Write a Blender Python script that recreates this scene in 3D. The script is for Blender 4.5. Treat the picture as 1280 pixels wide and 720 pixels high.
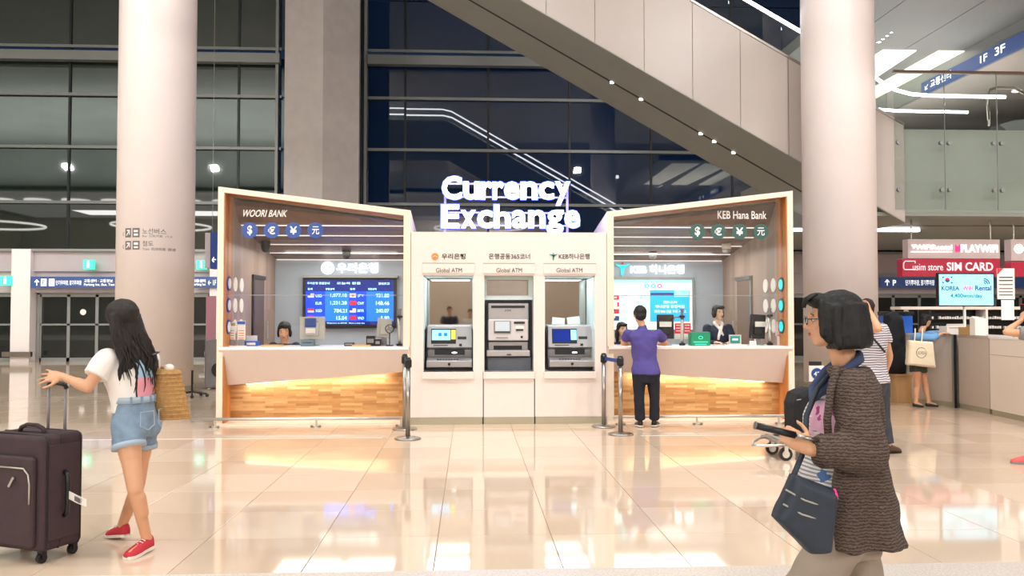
import bpy, bmesh, math, random
from mathutils import Vector, Matrix, noise
V = Vector
sc = bpy.context.scene
for o in list(bpy.data.objects): bpy.data.objects.remove(o)
# ---------------------------------------------------------------- camera
F, CH = 1060.0, 1.57
YAW, PIT = math.radians(2.86), math.radians(1.73)
cd = bpy.data.cameras.new('camera'); cam = bpy.data.objects.new('camera', cd); sc.collection.objects.link(cam)
cam.location = (0, 0, CH); cam.rotation_euler = (math.pi/2 + PIT, 0, -YAW)
cd.sensor_width = 36; cd.lens = F/1280*36; cd.clip_end = 300; cd.clip_start = .05
sc.camera = cam
fw = V((math.sin(YAW)*math.cos(PIT), math.cos(YAW)*math.cos(PIT), math.sin(PIT)))
rt = V((math.cos(YAW), -math.sin(YAW), 0)); up = rt.cross(fw)
def at(x, y, Y):            # point of the photograph on the upright plane at distance Y
    v = F*fw + (x-640)*rt + (360-y)*up; t = Y/v.y
    return V((v.x*t, Y, CH+v.z*t))
# ---------------------------------------------------------------- world, lights, exposure
w = bpy.data.worlds.new('night'); sc.world = w; w.use_nodes = True
w.node_tree.nodes['Background'].inputs[0].default_value = (.02, .04, .09, 1)
w.node_tree.nodes['Background'].inputs[1].default_value = .6
sc.view_settings.view_transform = 'Standard'; sc.view_settings.look = 'None'
sc.view_settings.exposure = -0.12; sc.view_settings.gamma = 1
sc.cycles.use_denoising = True; sc.cycles.max_bounces = 8
sc.cycles.diffuse_bounces = 4; sc.cycles.glossy_bounces = 4; sc.cycles.transparent_max_bounces = 16
sc.cycles.sample_clamp_indirect = 4; sc.cycles.caustics_reflective = False; sc.cycles.caustics_refractive = False
def area(name, loc, sx, sy, watts, col=(1, .965, .94), rot=(0, 0, 0), spread=180):
    l = bpy.data.lights.new(name, 'AREA'); l.shape = 'RECTANGLE'; l.size = sx; l.size_y = sy
    l.energy = watts; l.color = col; l.spread = math.radians(spread)
    o = bpy.data.objects.new(name, l); o.location = loc; o.rotation_euler = rot; sc.collection.objects.link(o); return o
KEY = 480
for lx in (-17, 0, 17):
    for ly in (-5, 8):
        area('overhead_fill', (lx, ly, 15.6), 9, 7, KEY, spread=125)  # unseen overhead panels added to light the hall
area('overhead_fill', (0, 23, 15.6), 26, 3, 450, spread=125)
for lx, p_ in ((-28.2, 350), (-18.1, 450), (-11.3, 450), (1.3, 380), (7.7, 380), (14.3, 450)):    # the round floods the night windows mirror
    area('round_flood', (lx, 5.7, 11.85), .45, .45, p_, rot=(math.radians(40), 0, 0), spread=150)
for lx in (-20, -9, 9, 20):
    area('front_fill', (lx, -12, 7.9), 4, 1.0, 1000, rot=(math.radians(80), 0, 0))  # unseen fill added behind the camera to brighten upright faces
area('uplight_fill', (-27, 2, 12.5), 38, 18, 11000, col=(.9, 1, .92), rot=(math.pi, 0, 0))  # unseen uplight added to brighten the ceiling mirrored in the left panes
area('rear_fill', (-31, -19, 12.1), 34, 21, 900)  # unseen glowing panels added for soft light and window reflections
area('rear_fill', (18, -19, 12.1), 62, 21, 900)
for lx in (-18, 0, 18):
    area('rear_wall_fill', (lx, -25, 10.5), 10, 1.5, 1600, rot=(math.radians(-70), 0, 0))  # unseen lamps added so the niche mirrors reflect a brighter wall
area('landing_fill', (11.5, 22.5, 6.0), 5, 6, 260, rot=(math.pi, 0, 0))  # unseen uplight added to lift the dark ceiling over the landing
area('shop_fill', (14, 22, 3.7), 10, 5, 200)  # unseen lamps, both added to brighten the shop side
area('shop_fill', (17.5, 15, 7.4), 3, 3, 500)
area('entrance_fill', (-13, 24, 6.5), 12, 2, 450)  # unseen lamp added to brighten the dim entrance
# ---------------------------------------------------------------- helpers
def lin(h):
    h = h.lstrip('#'); r = [int(h[i:i+2], 16)/255 for i in (0, 2, 4)]
    return tuple(((c/12.92) if c <= .04045 else ((c+.055)/1.055)**2.4) for c in r)+(1,)
MATS = {}
def mat(name, col, rough=.5, metal=0, ior=1.5, es=0, emit=None, var=0, vs=6, bump=0, bs=60, stretch=(1, 1, 1), alpha=1, trans=0, coat=0):
    m = bpy.data.materials.new(name); m.use_nodes = True; nt = m.node_tree; b = nt.nodes['Principled BSDF']
    c = lin(col) if isinstance(col, str) else col
    b.inputs['Base Color'].default_value = c; b.inputs['Roughness'].default_value = rough
    b.inputs['Metallic'].default_value = metal; b.inputs['IOR'].default_value = ior
    b.inputs['Transmission Weight'].default_value = trans; b.inputs['Coat Weight'].default_value = coat
    b.inputs['Alpha'].default_value = alpha
    if es:
        b.inputs['Emission Color'].default_value = lin(emit) if emit else c; b.inputs['Emission Strength'].default_value = es
    if var or bump:
        tc = nt.nodes.new('ShaderNodeTexCoord'); mp = nt.nodes.new('ShaderNodeMapping'); mp.inputs['Scale'].default_value = stretch
        nt.links.new(tc.outputs['Object'], mp.inputs[0])
    if var:
        n = nt.nodes.new('ShaderNodeTexNoise'); n.inputs['Scale'].default_value = vs; n.inputs['Detail'].default_value = 4
        nt.links.new(mp.outputs[0], n.inputs['Vector'])
        h = nt.nodes.new('ShaderNodeMapRange'); h.inputs[1].default_value = .3; h.inputs[2].default_value = .7
        h.inputs[3].default_value = 1-var; h.inputs[4].default_value = 1+var
        nt.links.new(n.outputs[0], h.inputs[0])
        x = nt.nodes.new('ShaderNodeVectorMath'); x.operation = 'SCALE'; x.inputs[0].default_value = c[:3]
        nt.links.new(h.outputs[0], x.inputs['Scale']); nt.links.new(x.outputs[0], b.inputs['Base Color'])
    if bump:
        n = nt.nodes.new('ShaderNodeTexNoise'); n.inputs['Scale'].default_value = bs
        nt.links.new(mp.outputs[0], n.inputs['Vector'])
        bp = nt.nodes.new('ShaderNodeBump'); bp.inputs['Strength'].default_value = bump; bp.inputs['Distance'].default_value = .01
        nt.links.new(n.outputs[0], bp.inputs['Height']); nt.links.new(bp.outputs[0], b.inputs['Normal'])
    MATS[name] = m; return m
def planks(name, c1, c2, c3, bw, bh, axes='XZ', rough=.45, mortar=.0):
    """strip parquet: world position -> brick texture"""
    m = mat(name, c1, rough); nt = m.node_tree; b = nt.nodes['Principled BSDF']
    g = nt.nodes.new('ShaderNodeTexCoord'); s = nt.nodes.new('ShaderNodeSeparateXYZ'); c = nt.nodes.new('ShaderNodeCombineXYZ')
    nt.links.new(g.outputs['Object'], s.inputs[0])
    for i, a in enumerate(axes): nt.links.new(s.outputs[a], c.inputs[i])
    br = nt.nodes.new('ShaderNodeTexBrick'); br.inputs['Scale'].default_value = 1; br.inputs['Brick Width'].default_value = bw
    br.inputs['Row Height'].default_value = bh; br.inputs['Mortar Size'].default_value = mortar; br.offset = .37; br.offset_frequency = 2
    br.inputs['Color1'].default_value = (0, 0, 0, 1); br.inputs['Color2'].default_value = (1, 1, 1, 1); br.inputs['Mortar'].default_value = (.2, .2, .2, 1)
    nt.links.new(c.outputs[0], br.inputs[0])
    mp = nt.nodes.new('ShaderNodeMapping'); mp.inputs['Scale'].default_value = (2/bw, 1.5/bh, 1)
    nt.links.new(c.outputs[0], mp.inputs[0])
    n = nt.nodes.new('ShaderNodeTexNoise'); n.inputs['Scale'].default_value = 1; n.inputs['Detail'].default_value = 6
    nt.links.new(mp.outputs[0], n.inputs[0])
    a = nt.nodes.new('ShaderNodeMath'); a.operation = 'MULTIPLY_ADD'; a.inputs[1].default_value = .55
    nt.links.new(br.outputs[0], a.inputs[0]); 
    k = nt.nodes.new('ShaderNodeMath'); k.operation = 'MULTIPLY'; k.inputs[1].default_value = .45
    nt.links.new(n.outputs[0], k.inputs[0]); nt.links.new(k.outputs[0], a.inputs[2])
    r = nt.nodes.new('ShaderNodeValToRGB'); e = r.color_ramp.elements
    e[0].color = lin(c1); e[0].position = .1; e[1].color = lin(c3); e[1].position = .9
    q = e.new(.5); q.color = lin(c2)
    nt.links.new(a.outputs[0], r.inputs[0]); nt.links.new(r.outputs[0], b.inputs['Base Color'])
    return m
def glass(name, tint=(1, 1, 1, 1), refl=.12, rough=0.0):
    m = bpy.data.materials.new(name); m.use_nodes = True; nt = m.node_tree; nt.nodes.clear()
    o = nt.nodes.new('ShaderNodeOutputMaterial'); mx = nt.nodes.new('ShaderNodeMixShader')
    t = nt.nodes.new('ShaderNodeBsdfTransparent'); t.inputs[0].default_value = tint
    g = nt.nodes.new('ShaderNodeBsdfGlossy'); g.inputs['Roughness'].default_value = rough
    f = nt.nodes.new('ShaderNodeLayerWeight'); f.inputs[0].default_value = .3
    k = nt.nodes.new('ShaderNodeMath'); k.operation = 'MULTIPLY_ADD'; k.inputs[1].default_value = .7; k.inputs[2].default_value = refl
    nt.links.new(f.outputs['Fresnel'], k.inputs[0]); nt.links.new(k.outputs[0], mx.inputs[0])
    f.inputs[0].default_value = .12
    nt.links.new(t.outputs[0], mx.inputs[1]); nt.links.new(g.outputs[0], mx.inputs[2]); nt.links.new(mx.outputs[0], o.inputs[0])
    MATS[name] = m; return m
class MB:
    def __init__(s): s.v = []; s.f = []
    def add(s, vs, fs):
        n = len(s.v); s.v += [V(p) for p in vs]; s.f += [tuple(i+n for i in f) for f in fs]; return s
    def box(s, a, b):
        x0, y0, z0 = a; x1, y1, z1 = b
        return s.add([(x0, y0, z0), (x1, y0, z0), (x1, y1, z0), (x0, y1, z0), (x0, y0, z1), (x1, y0, z1), (x1, y1, z1), (x0, y1, z1)],
                     [(0, 3, 2, 1), (4, 5, 6, 7), (0, 1, 5, 4), (1, 2, 6, 5), (2, 3, 7, 6), (3, 0, 4, 7)])
    def obox(s, c, size, rz=0, rx=0, ry=0):
        R = Matrix.Rotation(rz, 3, 'Z') @ Matrix.Rotation(ry, 3, 'Y') @ Matrix.Rotation(rx, 3, 'X'); c = V(c); h = V(size)/2
        P = [c + R @ V((sx*h.x, sy*h.y, sz*h.z)) for sz in (-1, 1) for sx, sy in ((-1, -1), (1, -1), (1, 1), (-1, 1))]
        return s.add(P, [(0, 3, 2, 1), (4, 5, 6, 7), (0, 1, 5, 4), (1, 2, 6, 5), (2, 3, 7, 6), (3, 0, 4, 7)])
    def hexa(s, P):   # 4 bottom (ccw) then 4 top
        return s.add(P, [(0, 3, 2, 1), (4, 5, 6, 7), (0, 1, 5, 4), (1, 2, 6, 5), (2, 3, 7, 6), (3, 0, 4, 7)])
    def prism(s, poly, y0, y1):   # poly in XZ, pushed along Y
        n = len(poly)
        return s.add([(x, y0, z) for x, z in poly]+[(x, y1, z) for x, z in poly],
                     [tuple(range(n)), tuple(range(2*n-1, n-1, -1))]+[(i, i+n, (i+1) % n+n, (i+1) % n) for i in range(n)])
    def slab(s, poly, z0, z1):    # poly in XY
        n = len(poly)
        return s.add([(x, y, z0) for x, y in poly]+[(x, y, z1) for x, y in poly],
                     [tuple(range(n-1, -1, -1)), tuple(range(n, 2*n))]+[(i, (i+1) % n, (i+1) % n+n, i+n) for i in range(n)])
    def rings(s, R, cap=True):    # list of rings of equal length
        n = len(R[0]); b = len(s.v)
        for r in R: s.v += [V(p) for p in r]
        for k in range(len(R)-1):
            for i in range(n):
                s.f.append((b+k*n+i, b+k*n+(i+1) % n, b+(k+1)*n+(i+1) % n, b+(k+1)*n+i))
        if cap: s.f.append(tuple(b+i for i in range(n-1, -1, -1))); s.f.append(tuple(b+(len(R)-1)*n+i for i in range(n)))
        return s
    def cyl(s, p0, p1, r0, r1=None, n=16):
        p0, p1 = V(p0), V(p1); r1 = r0 if r1 is None else r1; d = (p1-p0).normalized()
        u = d.orthogonal().normalized(); w_ = d.cross(u)
        c = [(math.cos(2*math.pi*i/n), math.sin(2*math.pi*i/n)) for i in range(n)]
        return s.rings([[p0+(u*a+w_*b)*r0 for a, b in c], [p1+(u*a+w_*b)*r1 for a, b in c]])
    def tube(s, pts, r, n=8, closed=False):
        pts = [V(p) for p in pts]; R = []; u = None; m = len(pts)
        for i, p in enumerate(pts):
            if closed: d = (pts[(i+1) % m]-pts[i-1]).normalized()
            else: d = (pts[min(i+1, m-1)]-pts[max(i-1, 0)]).normalized()
            u = (d.orthogonal() if u is None else u-d*u.dot(d)).normalized(); w_ = d.cross(u)
            rr = r[i] if isinstance(r, (list, tuple)) else r
            R.append([p+(u*math.cos(2*math.pi*k/n)+w_*math.sin(2*math.pi*k/n))*rr for k in range(n)])
        if closed: R.append(R[0]); return s.rings(R, False)
        return s.rings(R)
    def ell(s, c, r, R=None, n=14, m=9):
        c = V(c); rg = []
        for j in range(m+1):
            a = math.pi*(.02+.96*j/m); z = -math.cos(a); q = math.sin(a)
            ring = []
            for i in range(n):
                p = V((q*math.cos(2*math.pi*i/n)*r[0], q*math.sin(2*math.pi*i/n)*r[1], z*r[2]))
                ring.append(c+(R @ p if R else p))
            rg.append(ring)
        return s.rings(rg)
    def lathe(s, c, prof, n=24):
        c = V(c)
        return s.rings([[c+V((r*math.cos(2*math.pi*i/n), r*math.sin(2*math.pi*i/n), z)) for i in range(n)] for r, z in prof])
    def mesh(s, name): 
        me = bpy.data.meshes.new(name); me.from_pydata(s.v, [], s.f); me.update(); return me
def base(o):
    p = V((0, 0, 0))
    while o: p += o.location; o = o.parent
    return p
def obj(name, mb, m, parent=None, smooth=False, local=False, bevel=0, seg=2, label=None):
    if parent is not None and not local:
        b = base(parent)
        if isinstance(mb, MB): mb.v = [p-b for p in mb.v]
        else: mb.transform(Matrix.Translation(-b))
    me = mb.mesh(name) if isinstance(mb, MB) else mb
    if m is not None: me.materials.append(MATS[m] if isinstance(m, str) else m)
    o = bpy.data.objects.new(name, me); sc.collection.objects.link(o)
    if parent: o.parent = parent
    if smooth: me.polygons.foreach_set('use_smooth', [True]*len(me.polygons))
    if bevel:
        d = o.modifiers.new('bevel', 'BEVEL'); d.width = bevel; d.segments = seg; d.limit_method = 'ANGLE'; d.angle_limit = .6
        me.polygons.foreach_set('use_smooth', [True]*len(me.polygons))
        d.harden_normals = True
    if label: o['label'] = label
    return o
def thing(name, label, cat, loc=(0, 0, 0), group=None, kind=None, rz=0):
    o = bpy.data.objects.new(name, None); o.empty_display_size = .1; sc.collection.objects.link(o); o.location = loc
    o.rotation_euler = (0, 0, rz)
    if label: o['label'] = label
    if cat: o['category'] = cat
    if group: o['group'] = group
    if kind: o['kind'] = kind
    return o
def tag(o, label=None, cat=None, group=None, kind=None):
    for k, v in (('label', label), ('category', cat), ('group', group), ('kind', kind)):
        if v: o[k] = v
    return o
def struct(name, kind='structure'): return thing(name, None, None, kind=kind)
def dup(root, loc, label=None, rz=None):
    r = root.copy(); sc.collection.objects.link(r); r.location = loc
    if rz is not None: r.rotation_euler = (0, 0, rz)
    if label: r['label'] = label
    for ch in list(root.children):
        c = ch.copy(); sc.collection.objects.link(c); c.parent = r
        for g in list(ch.children):
            d = g.copy(); sc.collection.objects.link(d); d.parent = c
    return r
def text_mb(s, bold=0):
    c = bpy.data.curves.new('t', 'FONT'); c.body = s; c.offset = bold; c.resolution_u = 3
    o = bpy.data.objects.new('t', c); sc.collection.objects.link(o)
    dg = bpy.context.evaluated_depsgraph_get(); me = bpy.data.meshes.new_from_object(o.evaluated_get(dg))
    vs = [v.co.copy() for v in me.vertices]; fs = [tuple(p.vertices) for p in me.polygons]
    bpy.data.objects.remove(o); bpy.data.curves.remove(c); bpy.data.meshes.remove(me)
    x0 = min(v.x for v in vs); x1 = max(v.x for v in vs); y0 = min(v.y for v in vs); y1 = max(v.y for v in vs)
    return [((v.x-x0)/(x1-x0), (v.y-y0)/(y1-y0)) for v in vs], fs
def text(name, s, P, size, m, parent=None, bold=0, thick=.004, shear=0, fn=None, label=None):
    """lettering fitted in width x height; P = lower-left corner, letters face -Y; fn maps (u,v,depth)->point"""
    uv, fs = text_mb(s, bold); W, H = size; n = len(uv); mb = MB()
    if fn is None: fn = lambda u, v, d: V((P[0]+u*W+shear*v*H, P[1]-d, P[2]+v*H))
    mb.v = [fn(u, v, thick) for u, v in uv]; mb.f = list(fs)
    if thick > .006:
        mb.v += [fn(u, v, 0) for u, v in uv]
        ed = {}
        for f in fs:
            for i in range(len(f)):
                e = (f[i], f[(i+1) % len(f)]); ed[e] = 1
        for a, b in list(ed):
            if (b, a) not in ed: mb.f.append((b, a, a+n, b+n))
    return obj(name, mb, m, parent, label=label)
def tpx(name, s, rect, Y, m, parent, bold=0, thick=.004, shear=0):
    """lettering filling a rectangle of the photograph on the plane at Y"""
    a = at(rect[0], rect[3], Y); b = at(rect[2], rect[1], Y)
    return text(name, s, a, (b.x-a.x, b.z-a.z), m, parent, bold, thick, shear)
def bpx(mb, rect, Y0, Y1):
    a = at(rect[0], rect[3], Y0); b = at(rect[2], rect[1], Y0)
    return mb.box((a.x, Y0, a.z), (b.x, Y1, b.z))
# ---------------------------------------------------------------- materials
mat('column_paint', 'F3E9E7', .38, var=.015, vs=1.5, bump=.02, bs=8)
mat('band_paint', 'B9AFB2', .5, var=.03, vs=2)
mat('hall_wall', 'C9BEB0', .6, var=.04, vs=.5)
mat('hall_ceiling', '8A8C8A', .7, var=.1, vs=.3)
mat('pier_stone', 'B0A8A4', .55, var=.06, vs=3, bump=.05, bs=30)
mat('steel_frame', '8F918F', .4, metal=.3)
mat('mullion_dark', '15181C', .4)
mat('cladding', 'B6ACA5', .32, var=.02, vs=2)
mat('soffit', '90948C', .45, var=.04, vs=1.2)
mat('dark_soffit', '7A7B77', .55, var=.06, vs=.8)
mat('landing_grey', 'ABACA5', .45, var=.02)
mat('sign_letter', 'F0D8DA', .5, es=.7, emit='F0D4D8')
mat('speckled', 'CFC4BA', .35, var=.22, vs=70)
mat('groove', '242524', .7)
mat('window_glow_blue', (.008, .028, .085, 1), .015, ior=1.95)  # blue glow in the centre panes is put into their colour
mat('window_reflect_green', (.024, .04, .033, 1), .02, ior=2.3)  # greenish hall reflection is put into the pane colour
mat('white_laminate', 'E6DAD3', .33, var=.01)
mat('counter_panel', 'DCCCC5', .4, var=.01)
mat('counter_top', 'F4EEEA', .25)
mat('cream_edge', 'EBDAC6', .35)
mat('skirting', 'ADA690', .35, metal=.3)
mat('chrome', 'DEDAD5', .3, metal=.8)
mat('steel', 'A7A099', .3, metal=1, var=.05)
mat('atm_silver', 'B4B2B4', .32, metal=.55, var=.02)
mat('atm_light', 'D4D0D2', .35, metal=.2)
mat('atm_dark', '23272F', .35)
mat('black_plastic', '121316', .35)
mat('dark_fabric', '14151A', .85, bump=.3, bs=300)
mat('backwall', 'A9B5C2', .45, var=.02)
mat('light_strip', 'FFF7EE', es=.9, emit='FFF4F0')
mat('counter_glow', 'FFF0D0', es=3, emit='FFF0D2')
mat('recess_lit', 'D5E6E8', .3)
mat('mirror', 'B9B2AA', .03, metal=1)
mat('led', 'FFFFFF', es=9, emit='F4F6FF')
mat('soft_led', 'FFFFFF', es=3.5, emit='FFFDF4')
mat('sign_white', 'FFFFFF', es=7, emit='F4F4FF')
mat('bloom_blue', '6070FF', es=6, emit='4A5CFF')
mat('letter_lit', 'FFFFFF', es=1.2, emit='FFFFFF')
mat('letter_white', 'F4F2F0', .5)
mat('letter_black', '26262A', .5)
mat('letter_grey', '6D6868', .6)
mat('navy', '1F3E86', .4, es=.12, emit='2A4A95')
mat('dir_blue', '3A5186', .4, es=.25, emit='3A5186')
mat('dir_white', 'FFFFFF', es=1.3)
mat('icon_blue', '16469A', .35)
mat('icon_green', '125048', .35)
mat('exit_green', '3FD9B0', es=1.5, emit='35D5A8')
mat('screen_blue', '0F3FE0', .2, es=1.1, emit='0A3CE0')
mat('screen_blue2', '1B6CFF', .2, es=1.15, emit='146AFF')
mat('screen_navy', '07206E', .2, es=.8, emit='0A2580')
mat('screen_cyan', '8FD4F0', .2, es=1.0, emit='8FD6F2')
mat('screen_mint', 'DDF8F0', .2, es=1.0, emit='D6F7EE')
mat('screen_sky', '2CA6F4', .2, es=1.0, emit='1E9CF4')
mat('scr_text', 'BFEFFF', es=1.4, emit='A8E8FF')
mat('red', 'D0203A', .4, es=.35, emit='E01838')
mat('pink', 'F03C86', .4, es=.6, emit='FF2F80')
mat('orange', 'E58A3A', .4)
mat('teal', '1F8F88', .4)
mat('aqua', '2BD6DC', .3, es=1.0, emit='18D0D8')
mat('maroon_sign', 'A02038', .4, es=.3, emit='B0203A')
mat('paper', 'F2ECE6', .7)
mat('beige_panel', 'C9B9A9', .4, var=.02)
mat('light_panel', 'E9DCD0', .4)
mat('tan_wood', 'C09A68', .5, var=.08, vs=5, stretch=(1, 1, .2))
mat('blue_plastic', '1E5FC8', .4)
mat('green_box', '0F8A62', .4)
mat('sign_panel', 'BDAAA8', .5, es=.1, emit='D8C6C4')
planks('wood_front', '9A6633', 'BD8A52', 'D8AE7A', .32, .034)
planks('wood_ceiling', '4E3226', '6B4836', '8A6450', .9, .12, 'XY')
planks('wood_side', '8D7565', 'A18A7B', 'AF998A', 2.6, .16, 'ZY')
planks('wood_orange', 'B2703A', 'C78248', 'D99A60', 1.4, .1, 'ZY')
glass('clear_glass', (.97, .985, .98, 1), .03)
glass('mez_glass', (.93, .965, .95, 1), .05)
glass('frosted_film', (.8, .62, .86, 1), .05)
def tile_mat():
    m = mat('floor_tile', 'D8C2AD', .055); nt = m.node_tree; b = nt.nodes['Principled BSDF']
    g = nt.nodes.new('ShaderNodeNewGeometry')
    a = nt.nodes.new('ShaderNodeVectorMath'); a.operation = 'ADD'; a.inputs[1].default_value = (.22+80, -5.25+80, 0)
    d = nt.nodes.new('ShaderNodeVectorMath'); d.operation = 'SCALE'; d.inputs['Scale'].default_value = 1/.8
    fl = nt.nodes.new('ShaderNodeVectorMath'); fl.operation = 'FLOOR'
    wn = nt.nodes.new('ShaderNodeTexWhiteNoise'); wn.noise_dimensions = '2D'
    nt.links.new(g.outputs['Position'], a.inputs[0]); nt.links.new(a.outputs[0], d.inputs[0]); nt.links.new(d.outputs[0], fl.inputs[0]); nt.links.new(fl.outputs[0], wn.inputs[0])
    n = nt.nodes.new('ShaderNodeTexNoise'); n.inputs['Scale'].default_value = 3; n.inputs['Detail'].default_value = 8
    nt.links.new(g.outputs['Position'], n.inputs['Vector'])
    mx = nt.nodes.new('ShaderNodeMath'); mx.operation = 'MULTIPLY_ADD'; mx.inputs[1].default_value = .35
    nt.links.new(n.outputs[0], mx.inputs[0]); nt.links.new(wn.outputs[0], mx.inputs[2])
    r = nt.nodes.new('ShaderNodeValToRGB'); e = r.color_ramp.elements
    e[0].position = .1; e[0].color = lin('CFB59C'); e[1].position = 1.25; e[1].position = 1; e[1].color = lin('DCC5AE')
    nt.links.new(mx.outputs[0], r.inputs[0]); nt.links.new(r.outputs[0], b.inputs['Base Color'])
tile_mat()
mat('grout', '7A6252', .6)
# ================================================================ SETTING
TX, TY, TS = -.22, 5.25, .8
fl = obj('floor', MB().box((-50, -30, -.3), (50, 40, -.006)), 'grout'); tag(fl, kind='structure')
tm = MB(); g = .0022
tm.add([(g, g, -.006), (TS-g, g, -.006), (TS-g, TS-g, -.006), (g, TS-g, -.006), (g, g, -.001), (TS-g, g, -.001), (TS-g, TS-g, -.001), (g, TS-g, -.001),
        (g+.002, g+.002, 0), (TS-g-.002, g+.002, 0), (TS-g-.002, TS-g-.002, 0), (g+.002, TS-g-.002, 0)],
       [(0, 1, 5, 4), (1, 2, 6, 5), (2, 3, 7, 6), (3, 0, 4, 7), (4, 5, 9, 8), (5, 6, 10, 9), (6, 7, 11, 10), (7, 4, 8, 11), (8, 9, 10, 11)])
tme = tm.mesh('tile'); tme.materials.append(MATS['floor_tile'])
cand = []
for i in range(-62, 62):
    for j in range(0, 29):
        x = TX+i*TS; y = TY+j*TS; 
        u = (x+.4)-(y+.4)*math.tan(YAW)
        if abs(u) < (y+.4)*.62+.6: cand.append((y, abs(x), i, j))
cand.sort(); near = set((i, j) for _, _, i, j in cand[:300])
for i, j in near:
    o = bpy.data.objects.new('tile', tme); sc.collection.objects.link(o); o.parent = fl; o.location = (TX+i*TS, TY+j*TS, 0)
far = MB()
for i in range(-62, 62):
    for j in range(-44, 43):
        if (i, j) in near or -14 < j < 0: continue
        x = TX+i*TS; y = TY+j*TS
        far.add([(x+g, y+g, 0), (x+TS-g, y+g, 0), (x+TS-g, y+TS-g, 0), (x+g, y+TS-g, 0)], [(0, 1, 2, 3)])
tag(obj('speckled_border', MB().box((-50, -6, -.006), (50, TY-g, .001)), 'speckled', fl), kind='stuff') if False else obj('speckled_border', MB().box((-50, -6, -.006), (50, TY-g, .001)), 'speckled', fl)
obj('joint_glint', MB().box((-9, 10.84, 0), (-1.1, 10.865, .0012)).box((2.2, 10.84, 0), (5.2, 10.865, .0012)), 'paper', fl)  # white strips stand in for light reflecting along a tile joint
tag(obj('tile_field', far, 'floor_tile', fl), kind='stuff')
# hall shell behind and above
tag(obj('ceiling', MB().box((-50, -8, 16), (50, 40, 16.3)).box((-50, -30, 12.2), (50, -8, 12.5)).box((-50, -8.3, 12.2), (50, -8, 16)), 'hall_ceiling'), kind='structure')
tag(obj('wall_rear', MB().box((-50, -30.3, 0), (50, -30, 12.5)), 'hall_wall'), kind='structure')
tag(obj('wall_left', MB().box((-50.3, -30, 0), (-50, 40, 16)), 'hall_wall'), kind='structure')
tag(obj('wall_right', MB().box((50, -30, 0), (50.3, 40, 16)), 'hall_wall'), kind='structure')
# curtain wall
GY = 33.2; gk = GY/28.7
cw = struct('window_1')
zs = [3.66, 5.25, 7.09, 8.84, 10.2, 10.45, 12.2, 14.0, 16]
xs = [-13.28-2.77*k for k in range(9, 0, -1)] + [-13.28, -10.5, -7.75, -6.43, -3.64, -2.19, .62, 3.4, 6.21, 9.04] + [9.04+2.82*k for k in range(1, 12)]
xs = [x*gk for x in xs]; zs = [1.57+(z-1.57)*gk for z in zs]; zs[0] = 3.5; zs[-1] = 15.98
random.seed(4)
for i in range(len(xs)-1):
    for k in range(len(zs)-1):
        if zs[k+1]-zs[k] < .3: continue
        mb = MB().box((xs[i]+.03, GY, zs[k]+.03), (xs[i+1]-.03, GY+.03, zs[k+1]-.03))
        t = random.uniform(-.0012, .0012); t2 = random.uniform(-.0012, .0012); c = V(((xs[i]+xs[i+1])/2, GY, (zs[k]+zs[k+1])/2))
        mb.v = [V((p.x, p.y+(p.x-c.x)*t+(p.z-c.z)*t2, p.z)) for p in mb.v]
        obj('pane', mb, 'window_reflect_green' if xs[i+1] < -7 else 'window_glow_blue', cw)
for x in xs:
    obj('mullion', MB().box((x-.04, GY-.06, 3.5), (x+.04, GY+.1, 15.98)), 'mullion_dark', cw)
for z in (5.25, 7.09, 8.84, 10.45):
    z = 1.57+(z-1.57)*gk
    for xa_, xb_ in ((-44, -7.3), (-4.05, 44)): obj('transom', MB().box((xa_, GY-.16, z-.055), (xb_, GY-.06, z+.055)), 'steel_frame', cw)
for (x0, x1) in ((-44, -7.3), (-3.95, 44)):
    obj('box_beam', MB().box((x0, GY-.55, 11.2), (x1, GY-.2, 11.56)), 'steel_frame', cw)
for x in (-7.45, -4.05):
    obj('jamb', MB().box((x-.055, GY-.3, 3.5), (x+.055, GY, 15.98)), 'steel_frame', cw)
p0, p1, p2 = at(355, 200, 27.6), at(403, 200, 27.2), at(447, 200, 27.6)
obj('stone_pier', MB().slab([(p0.x, 27.6), (p1.x, 27.2), (p2.x, 27.9), (p2.x, 28.2), (p0.x, 28.2)], 0, 15.98), 'pier_stone', struct('trim_3'))
# entrance portico band and doors below the curtain wall
pw = struct('wall_front')
obj('fascia', MB().box((-38, 28.4, 2.95), (38, 29, 3.66)), 'band_paint', pw)
obj('ledge', MB().box((-38, 28.25, 3.6), (38, 28.4, 3.68)), 'steel_frame', pw)
obj('portico_roof', MB().box((-44, 28.9, 3.38), (44, 33.3, 3.5)), 'landing_grey', pw)
obj('header', MB().box((-38, 28.5, 2.25), (38, 29, 2.95)), 'band_paint', pw)
piers = [-27, -20.8, -14.52, -8.2, -2, 4.2, 10.5, 16.9, 23.3]
for x in piers:
    obj('portico_post', MB().box((x-.3, 28.2, 0), (x+.3, 29, 3.66)), 'column_paint', pw)
obj('bump_rail', MB().box((-15, 28.05, .18), (-14.1, 28.18, .34)).box((-8.6, 28.05, .18), (-7.8, 28.18, .34)), 'steel', pw)
mat('door_glass', (.012, .017, .018, 1), .03, ior=1.8)
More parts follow.
